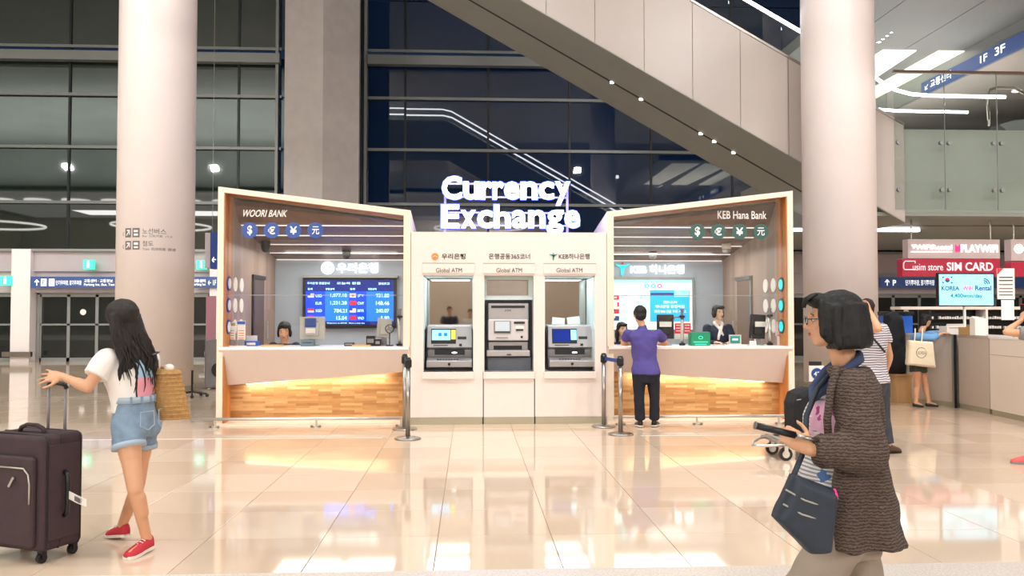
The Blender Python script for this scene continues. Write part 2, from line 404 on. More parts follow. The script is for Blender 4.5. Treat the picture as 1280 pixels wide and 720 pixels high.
for n, x in enumerate(piers[:-1]):
    d = struct('door_%d' % (n+1)); a = x+.42; b = piers[n+1]-.42; q = (b-a)/6
    obj('door_frame', MB().box((a-.1, 28.6, 2.2), (b+.1, 28.8, 2.27)).box((a-.1, 28.6, 0), (a, 28.8, 2.25)).box((b, 28.6, 0), (b+.1, 28.8, 2.25)), 'steel_frame', d)
    for k in range(6):
        l = MB().box((a+k*q, 28.62, 0), (a+k*q+.05, 28.7, 2.2)).box((a+(k+1)*q-.05, 28.62, 0), (a+(k+1)*q, 28.7, 2.2)).box((a+k*q, 28.62, 0), (a+(k+1)*q, 28.7, .12)).box((a+k*q, 28.62, 2.12), (a+(k+1)*q, 28.7, 2.2)).box((a+k*q, 28.62, 1.18), (a+(k+1)*q, 28.7, 1.24))
        lf = obj('door_leaf', l, 'steel_frame', d)
        obj('door_pane', MB().box((a+k*q+.05, 28.65, .12), (a+(k+1)*q-.05, 28.67, 2.12)), 'door_glass', lf)
        if k in (1, 2, 4): obj('door_sticker', MB().cyl((a+(k+.5)*q, 28.645, 1.62), (a+(k+.5)*q, 28.65, 1.62), .1), 'letter_white', lf)
# blue direction boards and exit lamps
def dir_board(rect, Y, label, parts):
    a = at(rect[0], rect[3], Y); t = thing('direction_sign', label, 'sign', (a.x, Y, a.z))
    obj('board', bpx(MB(), rect, Y, Y+.12), 'dir_blue', t)
    for s, r, m in parts: tpx('lettering', s, r, Y-.005, m, t, .01)
    return t
dir_board((38, 346, 146, 360), 28.1, 'long blue direction board with arrow above the glass doors left of the round column', [('↑', (43, 349, 49, 357), 'dir_white')])
t = bpy.data.objects['direction_sign']
obj('pictogram', bpx(bpx(MB(), (51, 348.5, 58, 357.5), 28.09, 28.1), (61, 348.5, 68, 357.5), 28.09, 28.1), 'dir_white', t)
tpx('lettering', 'P', (53, 350, 56, 356), 28.08, 'dir_blue', t, .02)
tpx('lettering', '단기주차장, 장기주차장', (70, 350.5, 102, 356.5), 28.09, 'dir_white', t)
tpx('lettering', '교통센터 · 교통정보', (105, 349, 141, 353), 28.09, 'dir_white', t); tpx('lettering', 'Parking lot, Bus, Taxi', (105, 354.3, 143, 358), 28.09, 'dir_white', t)
t = dir_board((239, 346, 272, 360), 28.1, 'short blue direction board between the round column and the blue bank booth', [('교통센터', (241, 349, 257, 353), 'dir_white'), ('Parking lot', (241, 354, 257, 357.5), 'dir_white'), ('← 1F', (260, 350, 270, 356.5), 'dir_white')])
t = dir_board((1101, 347, 1290, 360), 28.1, 'long blue direction board with arrow behind the rental counter screen', [('↑', (1106, 349, 1112, 357), 'dir_white'), ('P', (1116, 350, 1120, 357), 'dir_white'), ('단기주차장, 장기주차장', (1132, 350, 1168, 357), 'dir_white')])
for r, wh in (((104, 325, 116.5, 336.5), 'above the blue board left of the round column'), ((0, 345, 12.5, 356.5), 'at the far left edge above the doors'),
              ((245.5, 325.5, 257, 336.5), 'just right of the left round column'), ((1163, 338, 1172, 345), 'below the maroon card shop sign')):
    a = at(r[0], r[3], 28.2); t = thing('exit_sign', 'small green lit exit sign '+wh, 'exit sign', (a.x, 28.05, a.z), 'green exit signs')
    obj('lamp_box', bpx(MB(), r, 28.05, 28.2), 'exit_green', t)
    c = (r[0]+r[2])/2; k = (r[2]-r[0])/12.5
    obj('running_figure', bpx(bpx(MB(), (c-1.8*k, r[1]+2.5*k, c+1.2*k, r[3]-2*k), 28.03, 28.05), (c-.8*k, r[1]+1*k, c+.8*k, r[1]+2.6*k), 28.03, 28.05), 'dir_white', t)
# hanging blue/grey sign box right of left column
a = at(258, 336, 20); t = thing('hanging_sign', 'tall grey and blue hanging sign box between left column and blue booth', 'sign', (a.x, 20, a.z))
obj('grey_side', bpx(MB(), (256, 291, 263, 335), 20, 20.3), 'band_paint', t); obj('blue_face', bpx(MB(), (263, 290, 272, 336), 20, 20.3), 'navy', t)
tpx('lettering', '←', (265, 321, 270, 328), 19.99, 'dir_white', t, .02)
obj('hanger', MB().cyl((a.x+.1, 20.1, at(0, 291, 20).z), (a.x+.1, 20.1, 15.98), .005), 'steel', t)
# pink banner and grey trolley left of kiosk
a = at(263, 430, 22); t = thing('banner_stand', 'dusky pink banner stand glimpsed between left column and blue booth', 'banner', (a.x, 22, 0))
obj('banner', bpx(MB(), (257, 370, 270, 425), 22, 22.03), mat('pink_banner', 'A97684', .7), t)
obj('stand_foot', MB().box((a.x-.25, 21.9, 0), (a.x+.25, 22.15, .05)).box((a.x-.02, 22.03, .05), (a.x+.02, 22.08, 1.2)), 'steel', t)
a = at(262, 470, 18); t = thing('equipment_case', 'grey moulded case with black wheel standing behind the blue booth', 'case', (a.x, 18, 0))
obj('shell', bpx(MB(), (255, 425, 271, 485.3), 18, 18.5), mat('case_grey', '8B898B', .5, var=.1), t, bevel=.03)
obj('wheel', MB().cyl((a.x+.2, 17.98, .4), (a.x+.2, 18.0, .4), .16), 'black_plastic', t)
# round columns
for X0, lab in ((-6.32, 'round white column behind the girl with the suitcase'), (7.75, 'round white column behind the woman in brown cardigan')):
    t = thing('round_column', lab, 'column', (X0, 17.4, 0))
    obj('shaft', MB().lathe((X0, 17.4, 0), [(.735, 0), (.735, 16)], 72), 'column_paint', t, smooth=True)
    if X0 < 0: colL = t
    obj('joint_ring', MB().lathe((X0, 17.4, .0), [(.75, 0), (.75, .12), (.737, .13)], 72), 'skirting', t, smooth=False)
def colmap(px0, py0, px1, py1, R=.737, X0=-6.32, Y0=17.4):
    A = at(px0, py1, Y0-R); B = at(px1, py0, Y0-R)
    def f(u, v, d):
        x = A.x+u*(B.x-A.x)-X0; x = max(-R*.995, min(R*.995, x)); th = math.asin(x/(R))
        return V((X0+(R+d)*math.sin(th), Y0-(R+d)*math.cos(th), A.z+v*(B.z-A.z)))
    return f
ct = thing('wayfinding_decal', 'dark grey Korean wayfinding letters and pictograms on the left round column', 'decal', at(185, 300, 16.6)); 
def cpatch(r, m, d=.002):
    f = colmap(*r); mb = MB(); n = 4
    mb.v = [f(i/n, j, d) for j in (0, 1) for i in range(n+1)]; mb.f = [(i, i+1, i+n+2, i+n+1) for i in range(n)]
    obj('pictogram', mb, m, ct)
for r in ((154.5, 285, 163, 296.5), (165, 285, 174.5, 296.5), (154.5, 301, 163, 312), (165, 301, 174.5, 312)): cpatch(r, 'letter_grey')
for r in ((167, 287.5, 172.5, 290), (167, 292, 172.5, 294.5), (167, 303, 172.5, 306), (167, 308, 172.5, 310)): cpatch(r, 'column_paint', .004)
for s, r, m, b_ in (('↗', (156, 287, 161.5, 294.5), 'column_paint', .02), ('↗', (156, 303, 161.5, 310), 'column_paint', .02), ('<', (150.5, 289, 152.5, 295), 'letter_grey', 0), ('<', (150.5, 305, 152.5, 311), 'letter_grey', 0),
                ('노선버스', (178, 285.5, 205, 292.5), 'letter_grey', .0), ('Bus  公共汽车  バス', (178, 293.5, 211, 296.5), 'letter_grey', 0),
                ('철도', (178, 301, 191, 307.5), 'letter_grey', .0), ('Train  机场铁路  鉄道', (178, 309.5, 214, 313), 'letter_grey', 0)):
    text('lettering', s, None, (1, 1), m, ct, b_, .004, fn=colmap(*r))
# ================================================================ EXCHANGE BOOTHS
K = 12.1
def wall_x(mb, x, y0, y1, z0, z1, t): return mb.box((min(x, x+t), y0, z0), (max(x, x+t), y1, z1))
def booth(xo, xi, name_label, right):
    s = 1 if xi > xo else -1                      # direction from the outer post towards the cash machines
    t = thing('exchange_booth', name_label, 'booth', ((xo+xi)/2, K, 0))
    zt, zi, zb = 3.36, 3.04, 2.62
    def hx(xa, xb, ya, yb, za0, za1, zb0, zb1, mb=None):   # tops differ front/back
        a, b = min(xa, xb), max(xa, xb)
        return (mb or MB()).hexa([(a, ya, 0), (b, ya, 0), (b, yb, 0), (a, yb, 0), (a, ya, za0 if a == xa else za1), (b, ya, za1 if a == xa else za0), (b, yb, zb1 if a == xa else zb0), (a, yb, zb0 if a == xa else zb1)])
    obj('side_wall', hx(xo, xo+s*.1, K+.4, 15.3, zt-.06, zt-.06, zb, zb), 'wood_side', t)
    obj('jamb_lining', hx(xo+s*.012, xo+s*.1, K+.012, K+.4, zt-.02, zt-.03, zt-.06, zt-.06), 'wood_orange', t)
    # cream front edge: post, sloping head, inner post
    a, b = xo, xi
    pl = [(a, 0), (a+s*.085, 0), (a+s*.085, zt-.085), (b-s*.1, zi-.075), (b-s*.1, 1.1), (b, 1.1), (b, zi), (a, zt)]
    if s < 0: pl = pl[::-1]
    obj('front_frame', MB().prism(pl, K-.015, K+.015), 'cream_edge', t, bevel=.004)
    pl = [(a+s*.09, zt-.09), (b-s*.05, zi-.085), (b-s*.05, zi-.02), (a+s*.09, zt-.02)]
    if s < 0: pl = pl[::-1]
    obj('head_lining', MB().prism(pl, K+.015, K+.4), 'wood_orange', t)
    obj('inner_wall', hx(xi-s*.1, xi, K+.015, 15.3, zi-.01, zi-.01, zb, zb), 'cream_edge', t)
    q = lambda x, y, z: (x, y, z)
    A = xo+s*.1; B = xi-s*.1
    rf = MB(); P = [(A, K+.4, zt-.06), (B, K+.4, zi-.06), (B, 15.3, zb), (A, 15.3, zb)]
    if s < 0: P = P[::-1]
    rf.hexa([(x, y, z-.03) for x, y, z in P]+P); obj('roof', rf, 'cream_edge', t)
    ce = MB()
    prof = [[(A, K+.4, zt-.12), (B, K+.4, zi-.12)], [(A, 12.8, 2.93), (B, 12.8, 2.9)]] + [[(A, y, 2.91-.155*(y-12.8)), (B, y, 2.91-.155*(y-12.8))] for y in (13.43, 14.03, 14.65, 15.25)]
    for k in range(5):
        (p, p2), (r, r2) = prof[k], prof[k+1]
        if k: ce.add([p, p2, r2, r], [(0, 1, 2, 3)])
        else:
            n = 8
            for i in range(n):
                L = lambda a_, b_, f: tuple(a_[j]+(b_[j]-a_[j])*f for j in range(3))
                ce.add([L(p, p2, i/n), L(p, p2, (i+1)/n), L(r, r2, (i+1)/n), L(r, r2, i/n)], [(0, 1, 2, 3)])
    obj('timber_ceiling', ce, 'wood_ceiling', t)
    for y in (12.82, 13.43, 14.03, 14.65, 15.17):
        z = 2.905-.155*(y-12.8)
        obj('strip_light', MB().box((min(A, B)+.03, y-.012, z-.02), (max(A, B)-.03, y+.012, z-.006)), 'light_strip', t)
    obj('back_wall', MB().box((min(A, B), 15.2, 0), (max(A, B), 15.3, 2.62)), 'backwall', t)
    # counter
    x0, x1 = (xo+s*.03, xi-s*.02); zl, zr = (.55, .735)
    P = [(x0+s*.06, K+.2, zl), (x1, K+.2, zr), (x1, K+.3, zr), (x0+s*.06, K+.3, zl), (x0, K-.03, 1.06), (x1, K-.03, 1.06), (x1, K+.3, 1.06), (x0, K+.3, 1.06)]
    if s < 0: P = [P[i] for i in (1, 0, 3, 2, 5, 4, 7, 6)]
    obj('counter_panel', MB().hexa(P), 'counter_panel', t, bevel=.004)
    obj('counter_top', MB().box((min(x0, x1), K-.035, 1.06), (max(x0, x1), K+.75, 1.1)), 'counter_top', t, bevel=.005)
    obj('timber_front', MB().box((min(x0, x1), K+.36, .05), (max(x0, x1), K+.42, 1.05)), 'wood_front', t)
    P = [(x0+s*.3, K+.315, zl-.0), (x1-s*.2, K+.315, zr-.01), (x1-s*.2, K+.345, zr-.01), (x0+s*.3, K+.345, zl-.0)]
    if s < 0: P = P[::-1]
    obj('glow_strip', MB().hexa([(x, y, z+.0) for x, y, z in P]+[(x, y, z+.02) for x, y, z in P]), 'counter_glow', t)
    c_ = V(((x0+x1)/2, K+.28, .60)); a_ = area('counter_glow_light', c_, abs(x1-x0)-.6, .05, 5.5, (1, .95, .86), (math.radians(35), s*math.atan2(zl-zr, 2.6), 0))
    obj('toe_board', MB().box((min(x0, x1), K+.3, 0), (max(x0, x1), K+.36, .06)), 'cream_edge', t)
    obj('floor_channel', MB().box((min(xo, xi), K-.02, 0), (max(xo, xi), K+.3, .03)), 'cream_edge', t)
    # glass
    for z0, z1 in ((1.12, 1.83), (1.835, None)):
        g0, g1 = A, B
        if z1: pl = [(g0, z0), (g1, z0), (g1, z1), (g0, z1)]
        else: pl = [(g0, z0), (g1, z0), (g1, zi-.09), (g0, zt-.1)]
        if s < 0: pl = pl[::-1]
        if z1: 
            w0 = g0+s*.9
            pl = [(g0, z0+.28), (g1, z0+.28), (g1, z1), (g0, z1)]
            if s < 0: pl = pl[::-1]
        obj('glass_pane', MB().prism(pl, K+.12, K+.13), 'clear_glass', t)
    obj('glass_joint', MB().box((min(A, B), K+.115, 1.828), (max(A, B), K+.135, 1.838)), 'steel_frame', t)
    # round bosses on the side wall, door
    xs_ = xo+s*.1
    for yy in (12.62, 12.96):
        for zz in (2.0, 1.69, 1.38):
            obj('round_plaque', MB().cyl((xs_, yy, zz), (xs_+s*.012, yy, zz), .105, n=24), 'paper', t)
    for zz in (2.0, 1.69, 1.38):
        obj('round_plaque', MB().cyl((xs_, 12.3, zz), (xs_+s*.014, 12.3, zz), .105, n=24), 'icon_green' if right else 'icon_blue', t, label='dark ringed round plaque')
        obj('round_plaque', MB().cyl((xs_+s*.014, 12.3, zz), (xs_+s*.018, 12.3, zz), .075, n=24), 'aqua' if right else 'paper', t)
    d = obj('side_door', MB().box((min(xs_, xs_+s*.015), 13.65, 0), (max(xs_, xs_+s*.015), 14.35, 2.13)), mat('booth_door'+str(s), '77604F' if right else '5A4A42', .5), t)
    obj('door_frame', MB().box((min(xs_, xs_+s*.03), 13.6, 2.13), (max(xs_, xs_+s*.03), 14.4, 2.19)).box((min(xs_, xs_+s*.03), 13.58, 0), (max(xs_, xs_+s*.03), 13.65, 2.19)), 'black_plastic' if not right else 'steel', d)
    obj('door_handle', MB().box((min(xs_, xs_+s*.05), 14.45, 1.15), (max(xs_, xs_+s*.05), 14.5, 1.45)), 'chrome', d)
    return t, s, A, B
bl, _, _, _ = booth(-3.54, -.84, 'timber lined bank booth with navy currency circles, left of the cash machines', False)
br_, _, _, _ = booth(4.70, 1.97, 'timber lined bank booth with dark green currency circles, right of the cash machines', True)
for X0 in (-2.2, 3.3):
    area('booth_light', (X0, 13.9, 2.62), 1.9, 1.6, 60, (1, .95, .9))
# lettering and circles on the glass
tpx('glass_lettering', 'WOORI BANK', (302, 262.5, 358, 271), K+.11, 'letter_white', bl, .012, shear=.25)
tpx('glass_lettering', 'KEB Hana Bank', (897, 264, 958, 273.5), K+.11, 'letter_white', br_, .008)
for par, m, cs, yy in ((bl, 'icon_blue', (312.3, 339.5, 366.8, 394.5), 288), (br_, 'icon_green', (871.8, 897.6, 924.4, 951), 289.5)):
    for c, ch in zip(cs, '$€¥元'):
        p = at(c, yy, K+.11)
        o = obj('currency_circle', MB().cyl((p.x, K+.1, p.z), (p.x, K+.115, p.z), .113, n=32), m, par)
        tpx('currency_mark', ch, (c-(3.2 if ch == '$' else 4.6), yy-(6.2 if ch == '$' else 5), c+(3.2 if ch == '$' else 4.6), yy+(6.2 if ch == '$' else 5)), K+.095, 'letter_white', o, .03 if ch != '元' else .012)
# back wall logos
tpx('wall_lettering', '우리은행', (421, 328.5, 473, 341.5), 15.17, 'letter_lit', bl, .03, .02)
p = at(409.5, 335, 15.15); em = obj('round_emblem', MB().cyl((p.x, 15.14, p.z), (p.x, 15.19, p.z), .115, n=28), 'letter_lit', bl)
obj('emblem_arc', MB().tube([(p.x+.08*math.cos(a), 15.13, p.z-.02+.05*math.sin(a)) for a in [math.pi*k/8 for k in range(9)]], .008, 6), 'backwall', em)
tpx('wall_lettering', 'KEB 하나은행', (788, 331, 855, 342.5), 15.17, 'letter_lit', br_, .03, .02)
def star_man(c, Y, s, m, m2, par):
    mb = MB()
    def bar(x0, z0, x1, z1, w0, w1):
        d = V((x1-x0, 0, z1-z0)).normalized(); n = V((-d.z, 0, d.x))
        a, b = V((c.x+x0*s, Y, c.z+z0*s)), V((c.x+x1*s, Y, c.z+z1*s))
        q = [a-n*w0*s, a+n*w0*s, b+n*w1*s, b-n*w1*s]
        mb.add(q+[V((p.x, Y+.02, p.z)) for p in q], [(0, 1, 2, 3), (0, 4, 5, 1), (1, 5, 6, 2), (2, 6, 7, 3), (3, 7, 4, 0)])
    bar(-1, .55, .15, .2, .06, .26); bar(1, .6, -.15, .15, .06, .26); bar(0, .3, -.1, -1, .32, .12)
    o = obj('figure_emblem', mb, m, par); obj('emblem_dot', MB().cyl((c.x-.05*s, Y, c.z+.72*s), (c.x-.05*s, Y+.02, c.z+.72*s), .17*s), m2, o)
star_man(at(778.5, 335.5, 15.15), 15.15, .125, 'aqua', 'red', br_)
for px_, py_, par in ((332, 313.5, bl), (433, 322, bl), (816, 322, br_), (908, 315, br_)):
    Yc = 13.9 if px_ in (332, 908) else 14.6; p = at(px_, py_, Yc); zc = 2.905-.155*(Yc-12.8)
    c = thing('dome_camera', {332: 'dark glassy dome camera at the left booth ceiling near the side wall', 433: 'small dark dome camera over the blue rate screen', 816: 'small white dome camera over the pale rate screen', 908: 'white dome camera in the right booth ceiling near the side wall'}[px_], 'camera', (p.x, Yc, zc-.01))
    obj('mount', MB().cyl((p.x, Yc, p.z+.05), (p.x, Yc, zc), .075), 'paper' if px_ > 500 else 'black_plastic', c)
    obj('dome', MB().ell((p.x, Yc, p.z+.04), (.07, .07, .07)), 'black_plastic' if px_ < 500 else 'steel_frame', c, smooth=True)
# rate screens
a = at(379, 409, 15.08); b = at(494.5, 346, 15.08)
sc1 = thing('rate_screen', 'blue exchange rate screen on the back wall of the left booth', 'screen', ((a.x+b.x)/2, 15.1, a.z))
obj('casing', bpx(MB(), (378, 346, 495.5, 410), 15.1, 15.2), 'black_plastic', sc1, bevel=.008)
obj('hood', bpx(MB(), (378, 344, 497, 347), 15.0, 15.2), 'steel_frame', sc1)
obj('display', bpx(MB(), (382, 349.5, 492, 406), 15.088, 15.1), 'screen_blue2', sc1)
obj('heading_band', bpx(MB(), (382, 349.5, 492, 364), 15.08, 15.09), 'screen_navy', sc1)
obj('footer_band', bpx(MB(), (382, 401.5, 492, 406), 15.08, 15.09), 'screen_navy', sc1)
for r in ((382, 364, 406.5, 401.5), (436, 364, 458, 401.5)): obj('column_band', bpx(MB(), r, 15.083, 15.09), 'screen_blue', sc1)
for s, r in (('우리은행 환율안내', (384, 352.5, 412, 355.5)), ('오늘의 환율', (421, 352.5, 451, 355.5)), ('2018.07.25', (473, 353, 487, 356)), ('통화', (384.5, 360, 391, 362.6)), ('현찰살때', (407, 360, 418, 362.6)), ('통화', (437.5, 360, 444, 362.6)), ('현찰살때', (460, 360, 470.5, 362.6)),
             ('1,077.18', (413, 367, 433.5, 371.8)), ('1,231.28', (413, 376.5, 433.5, 381.3)), ('784.21', (417.5, 386, 433.5, 390.8)), ('15.04', (420.5, 395, 433.5, 399.8)),
             ('931.80', (470, 367, 486.5, 371.8)), ('148.46', (470, 376.5, 486.5, 381.3)), ('240.07', (470, 386, 486.5, 390.8)), ('5.80', (476, 395, 486.5, 399.8)), ('Welcome to BANK  Have a nice day', (408.5, 403, 456, 405))):
    tpx('lettering', s, r, 15.078, 'scr_text', sc1, .015, .002)
for i in range(4):
    for x0 in (393.5, 446): tpx('lettering', ('USD', 'EUR', 'SGD', 'THB', 'JPY', 'CNY', 'MYR', 'VND')[i+(4 if x0 > 400 else 0)], (x0+1, 368+9.3*i, x0+9, 371.5+9.3*i), 15.078, 'scr_text', sc1, .01, .002)
    obj('flag', bpx(MB(), (384.5, 366.8+9.3*i, 392.5, 372+9.3*i), 15.077, 15.088), ('letter_white', 'screen_blue', 'letter_white', 'red')[i], sc1)
    obj('flag', bpx(MB(), (437, 366.8+9.3*i, 445, 372+9.3*i), 15.077, 15.088), ('letter_white', 'red', 'letter_white', 'red')[i], sc1)
for r, m in (((384.5, 366.8, 388, 369.5), 'navy'), ((384.5, 385.4, 392.5, 388), 'red'), ((437, 385.4, 440.5, 388), 'navy')): obj('flag_patch', bpx(MB(), r, 15.074, 15.078), m, sc1)
p = at(441, 369.4, 15.07); obj('flag_patch', MB().cyl((p.x, 15.074, p.z), (p.x, 15.078, p.z), .02), 'red', sc1)
a = at(762, 430, 15.08)
sc2 = thing('rate_screen', 'pale mint and sky blue rate screen on the back wall of the right booth', 'screen', (a.x+.7, 15.1, a.z))
obj('casing', bpx(MB(), (756, 346.5, 868, 414), 15.1, 15.2), 'steel_frame', sc2, bevel=.008)
obj('display', bpx(MB(), (757, 350, 865, 412), 15.088, 15.1), 'screen_mint', sc2)
obj('top_band', bpx(MB(), (757, 350, 865, 353), 15.083, 15.09), 'screen_cyan', sc2)
obj('advert_panel', bpx(MB(), (812.5, 362.5, 862, 402), 15.083, 15.09), 'screen_sky', sc2)
obj('advert_heading', bpx(MB(), (813, 366, 842, 369.5), 15.08, 15.084), 'navy', sc2)
obj('advert_heading', bpx(MB(), (843, 363, 861, 371), 15.08, 15.084), 'screen_cyan', sc2)
for c, m in ((801, 'screen_mint'), (808.3, 'aqua'), (816.5, 'aqua'), (824.5, 'pink')):
    p = at(c, 357.3, 15.08); obj('round_icon', MB().tube([(p.x+.032*math.cos(k), 15.08, p.z+.032*math.sin(k)) for k in [math.pi*2*j/16 for j in range(16)]], .01, 5, True), m, sc2)
for s, r, m in (('환전수수료 우대', (829, 376, 846, 379.5), 'letter_lit'), ('하나은행 환전지갑', (819, 381, 856, 385), 'letter_lit'), ('최대 90% 환율 우대 서비스', (818, 387.5, 858, 391), 'letter_lit'), ('1Q BANK', (851, 364, 859, 366.5), 'teal'), ('KEB 하나은행', (764, 354, 780, 356), 'aqua')):
    tpx('lettering', s, r, 15.078, m, sc2, 0, .002)
for i, (m, m2) in enumerate((('red', 'letter_white'), ('letter_white', 'red'), ('red', 'navy'), ('navy', 'letter_white'))):
    y = 368.8+8.7*i; fl_ = obj('flag', bpx(MB(), (764.5, y, 774, y+6), 15.078, 15.088), m, sc2)
    if i == 1: obj('flag_patch', bpx(bpx(MB(), (764.5, y, 766.8, y+6), 15.074, 15.078), (771.7, y, 774, y+6), 15.074, 15.078), m2, fl_)
    elif i in (2, 3): obj('flag_patch', bpx(MB(), (764.5, y, 769, y+2.8), 15.074, 15.078), m2, fl_)
    else: obj('flag_patch', bpx(MB(), (768, y+2, 771, y+4), 15.074, 15.078), m2, fl_)
    tpx('lettering', ('HKD', 'CAD', 'TWD', 'AUD')[i], (776, y+1, 783, y+4.4), 15.078, 'teal', sc2, 0, .002)
    tpx('lettering', ('138.02', '836.40', '36.18', '812.55')[i], (798, y+1, 807, y+4.4), 15.078, 'teal', sc2, 0, .002)
# ================================================================ CASH MACHINE BLOCK
ab = thing('machine_block', 'white laminate block between the booths with three cash machine niches', 'kiosk block', (.57, K, 0))
XA, XB, ZT = -.835, 1.965, 2.715
L = lambda x, Y=K: at(x, 400, Y).x
Z = lambda y, Y=K: at(636, y, Y).z
op = [(L(529.5), L(591.5)), (L(605.5), L(667)), (L(681), L(743.5))]; z0, z1 = Z(464.5), Z(344.5)
fp = lambda a, b, c, d, n='front_panel': obj(n, MB().box((a, K, c), (b, K+.12, d)), 'white_laminate', ab, bevel=.003)
seam = [L(604), L(668.3)]
fp(XA, seam[0], .1, z0); fp(seam[0]+.008, seam[1]-.008, .0, z0, 'service_door'); fp(seam[1], XB, .1, z0)
fp(XA, op[0][0], z0, z1); fp(op[0][1], op[1][0], z0, z1); fp(op[1][1], op[2][0], z0, z1); fp(op[2][1], XB, z0, z1)
fp(XA, XB, z1, ZT)
obj('skirting_strip', MB().box((XA, K-.012, 0), (seam[0]-.01, K+.1, .1)).box((seam[1]+.01, K-.012, 0), (XB, K+.1, .1)), 'skirting', ab)
obj('skirting_strip', MB().box((seam[0]+.01, K-.012, 0), (seam[1]-.01, K, .1)), 'skirting', ab)
obj('seam_line', MB().box((seam[0]-.004, K-.002, 0), (seam[0]+.008, K+.05, z0)).box((seam[1]-.008, K-.002, 0), (seam[1]+.004, K+.05, z0)), 'groove', ab)
obj('top_cap', MB().box((XA, K, ZT), (XB, K+1.0, ZT+.02)), 'white_laminate', ab)
obj('rear_panel', MB().box((XA, K+.95, 0), (XB, K+1.0, ZT)), 'white_laminate', ab)
for k, (a, b) in enumerate(op):
    obj('sill', MB().box((a-.015, K-.04, z0-.1), (b+.015, K+.9, z0)), 'white_laminate', ab, bevel=.004)
    obj('label_board', MB().box((a-.02, K-.02, z1+.03), (b+.02, K, z1+.165)), 'white_laminate', ab, bevel=.003)
    obj('shade_strip', MB().box((a-.02, K-.012, z1+.165), (b+.02, K, z1+.18)), 'skirting', ab)  # darker strip stands in for the shade above the label board
    obj('niche_lining', MB().box((a-.02, K+.12, z0), (a, K+.9, z1)).box((b, K+.12, z0), (b+.02, K+.9, z1)).box((a, K+.12, z1), (b, K+.9, z1+.02)), 'recess_lit', ab)
    area('niche_light', ((a+b)/2, K+.45, z1-.02), b-a-.1, .5, 9, (.85, .95, 1))
    if k != 1:
        obj('mirror_panel', MB().box((a, K+.86, z0), (b, K+.9, z1)), 'mirror', ab)
        obj('edge_light', MB().box((a, K+.05, z0+.6), (a+.008, K+.8, z1-.02)).box((b-.008, K+.05, z0+.6), (b, K+.8, z1-.02)).box((a+.01, K+.05, z1-.012), (b-.01, K+.8, z1)), 'recess_lit', ab)
cw2 = [((545, 335.2, 577.5, 340.5), 'Global ATM'), ((620.5, 335.2, 652.5, 340.5), 'Global ATM'), ((695.5, 335.2, 728, 340.5), 'Global ATM')]
for r, s in cw2: tpx('lettering', s, r, K-.022, 'letter_black', ab, 0)
tpx('lettering', '우리은행', (552, 317, 582, 324), K-.001, 'letter_black', ab, .02)
tpx('lettering', '은행공동365코너', (611, 317, 662.5, 324), K-.001, 'letter_black', ab, .012)
tpx('lettering', 'KEB하나은행', (698.5, 317, 737, 324), K-.001, 'letter_black', ab, .012)
p = at(543.8, 320.7, K); em = obj('round_emblem', MB().cyl((p.x, K-.008, p.z), (p.x, K, p.z), .05, n=24), 'orange', ab)
obj('emblem_arc', MB().tube([(p.x+.032*math.cos(a), K-.01, p.z-.012+.02*math.sin(a)) for a in [math.pi*k/8 for k in range(9)]], .004, 6), 'paper', em)
star_man(at(692, 320.5, K-.012), K-.012, .055, 'teal', 'red', ab)
def prof_x(mb, x0, x1, pts):    # pts in (Y,Z), pushed along X
    n = len(pts)
    return mb.add([(x0, y, z) for y, z in pts]+[(x1, y, z) for y, z in pts], [tuple(range(n-1, -1, -1)), tuple(range(n, 2*n))]+[(i, (i+1) % n, (i+1) % n+n, i+n) for i in range(n)])
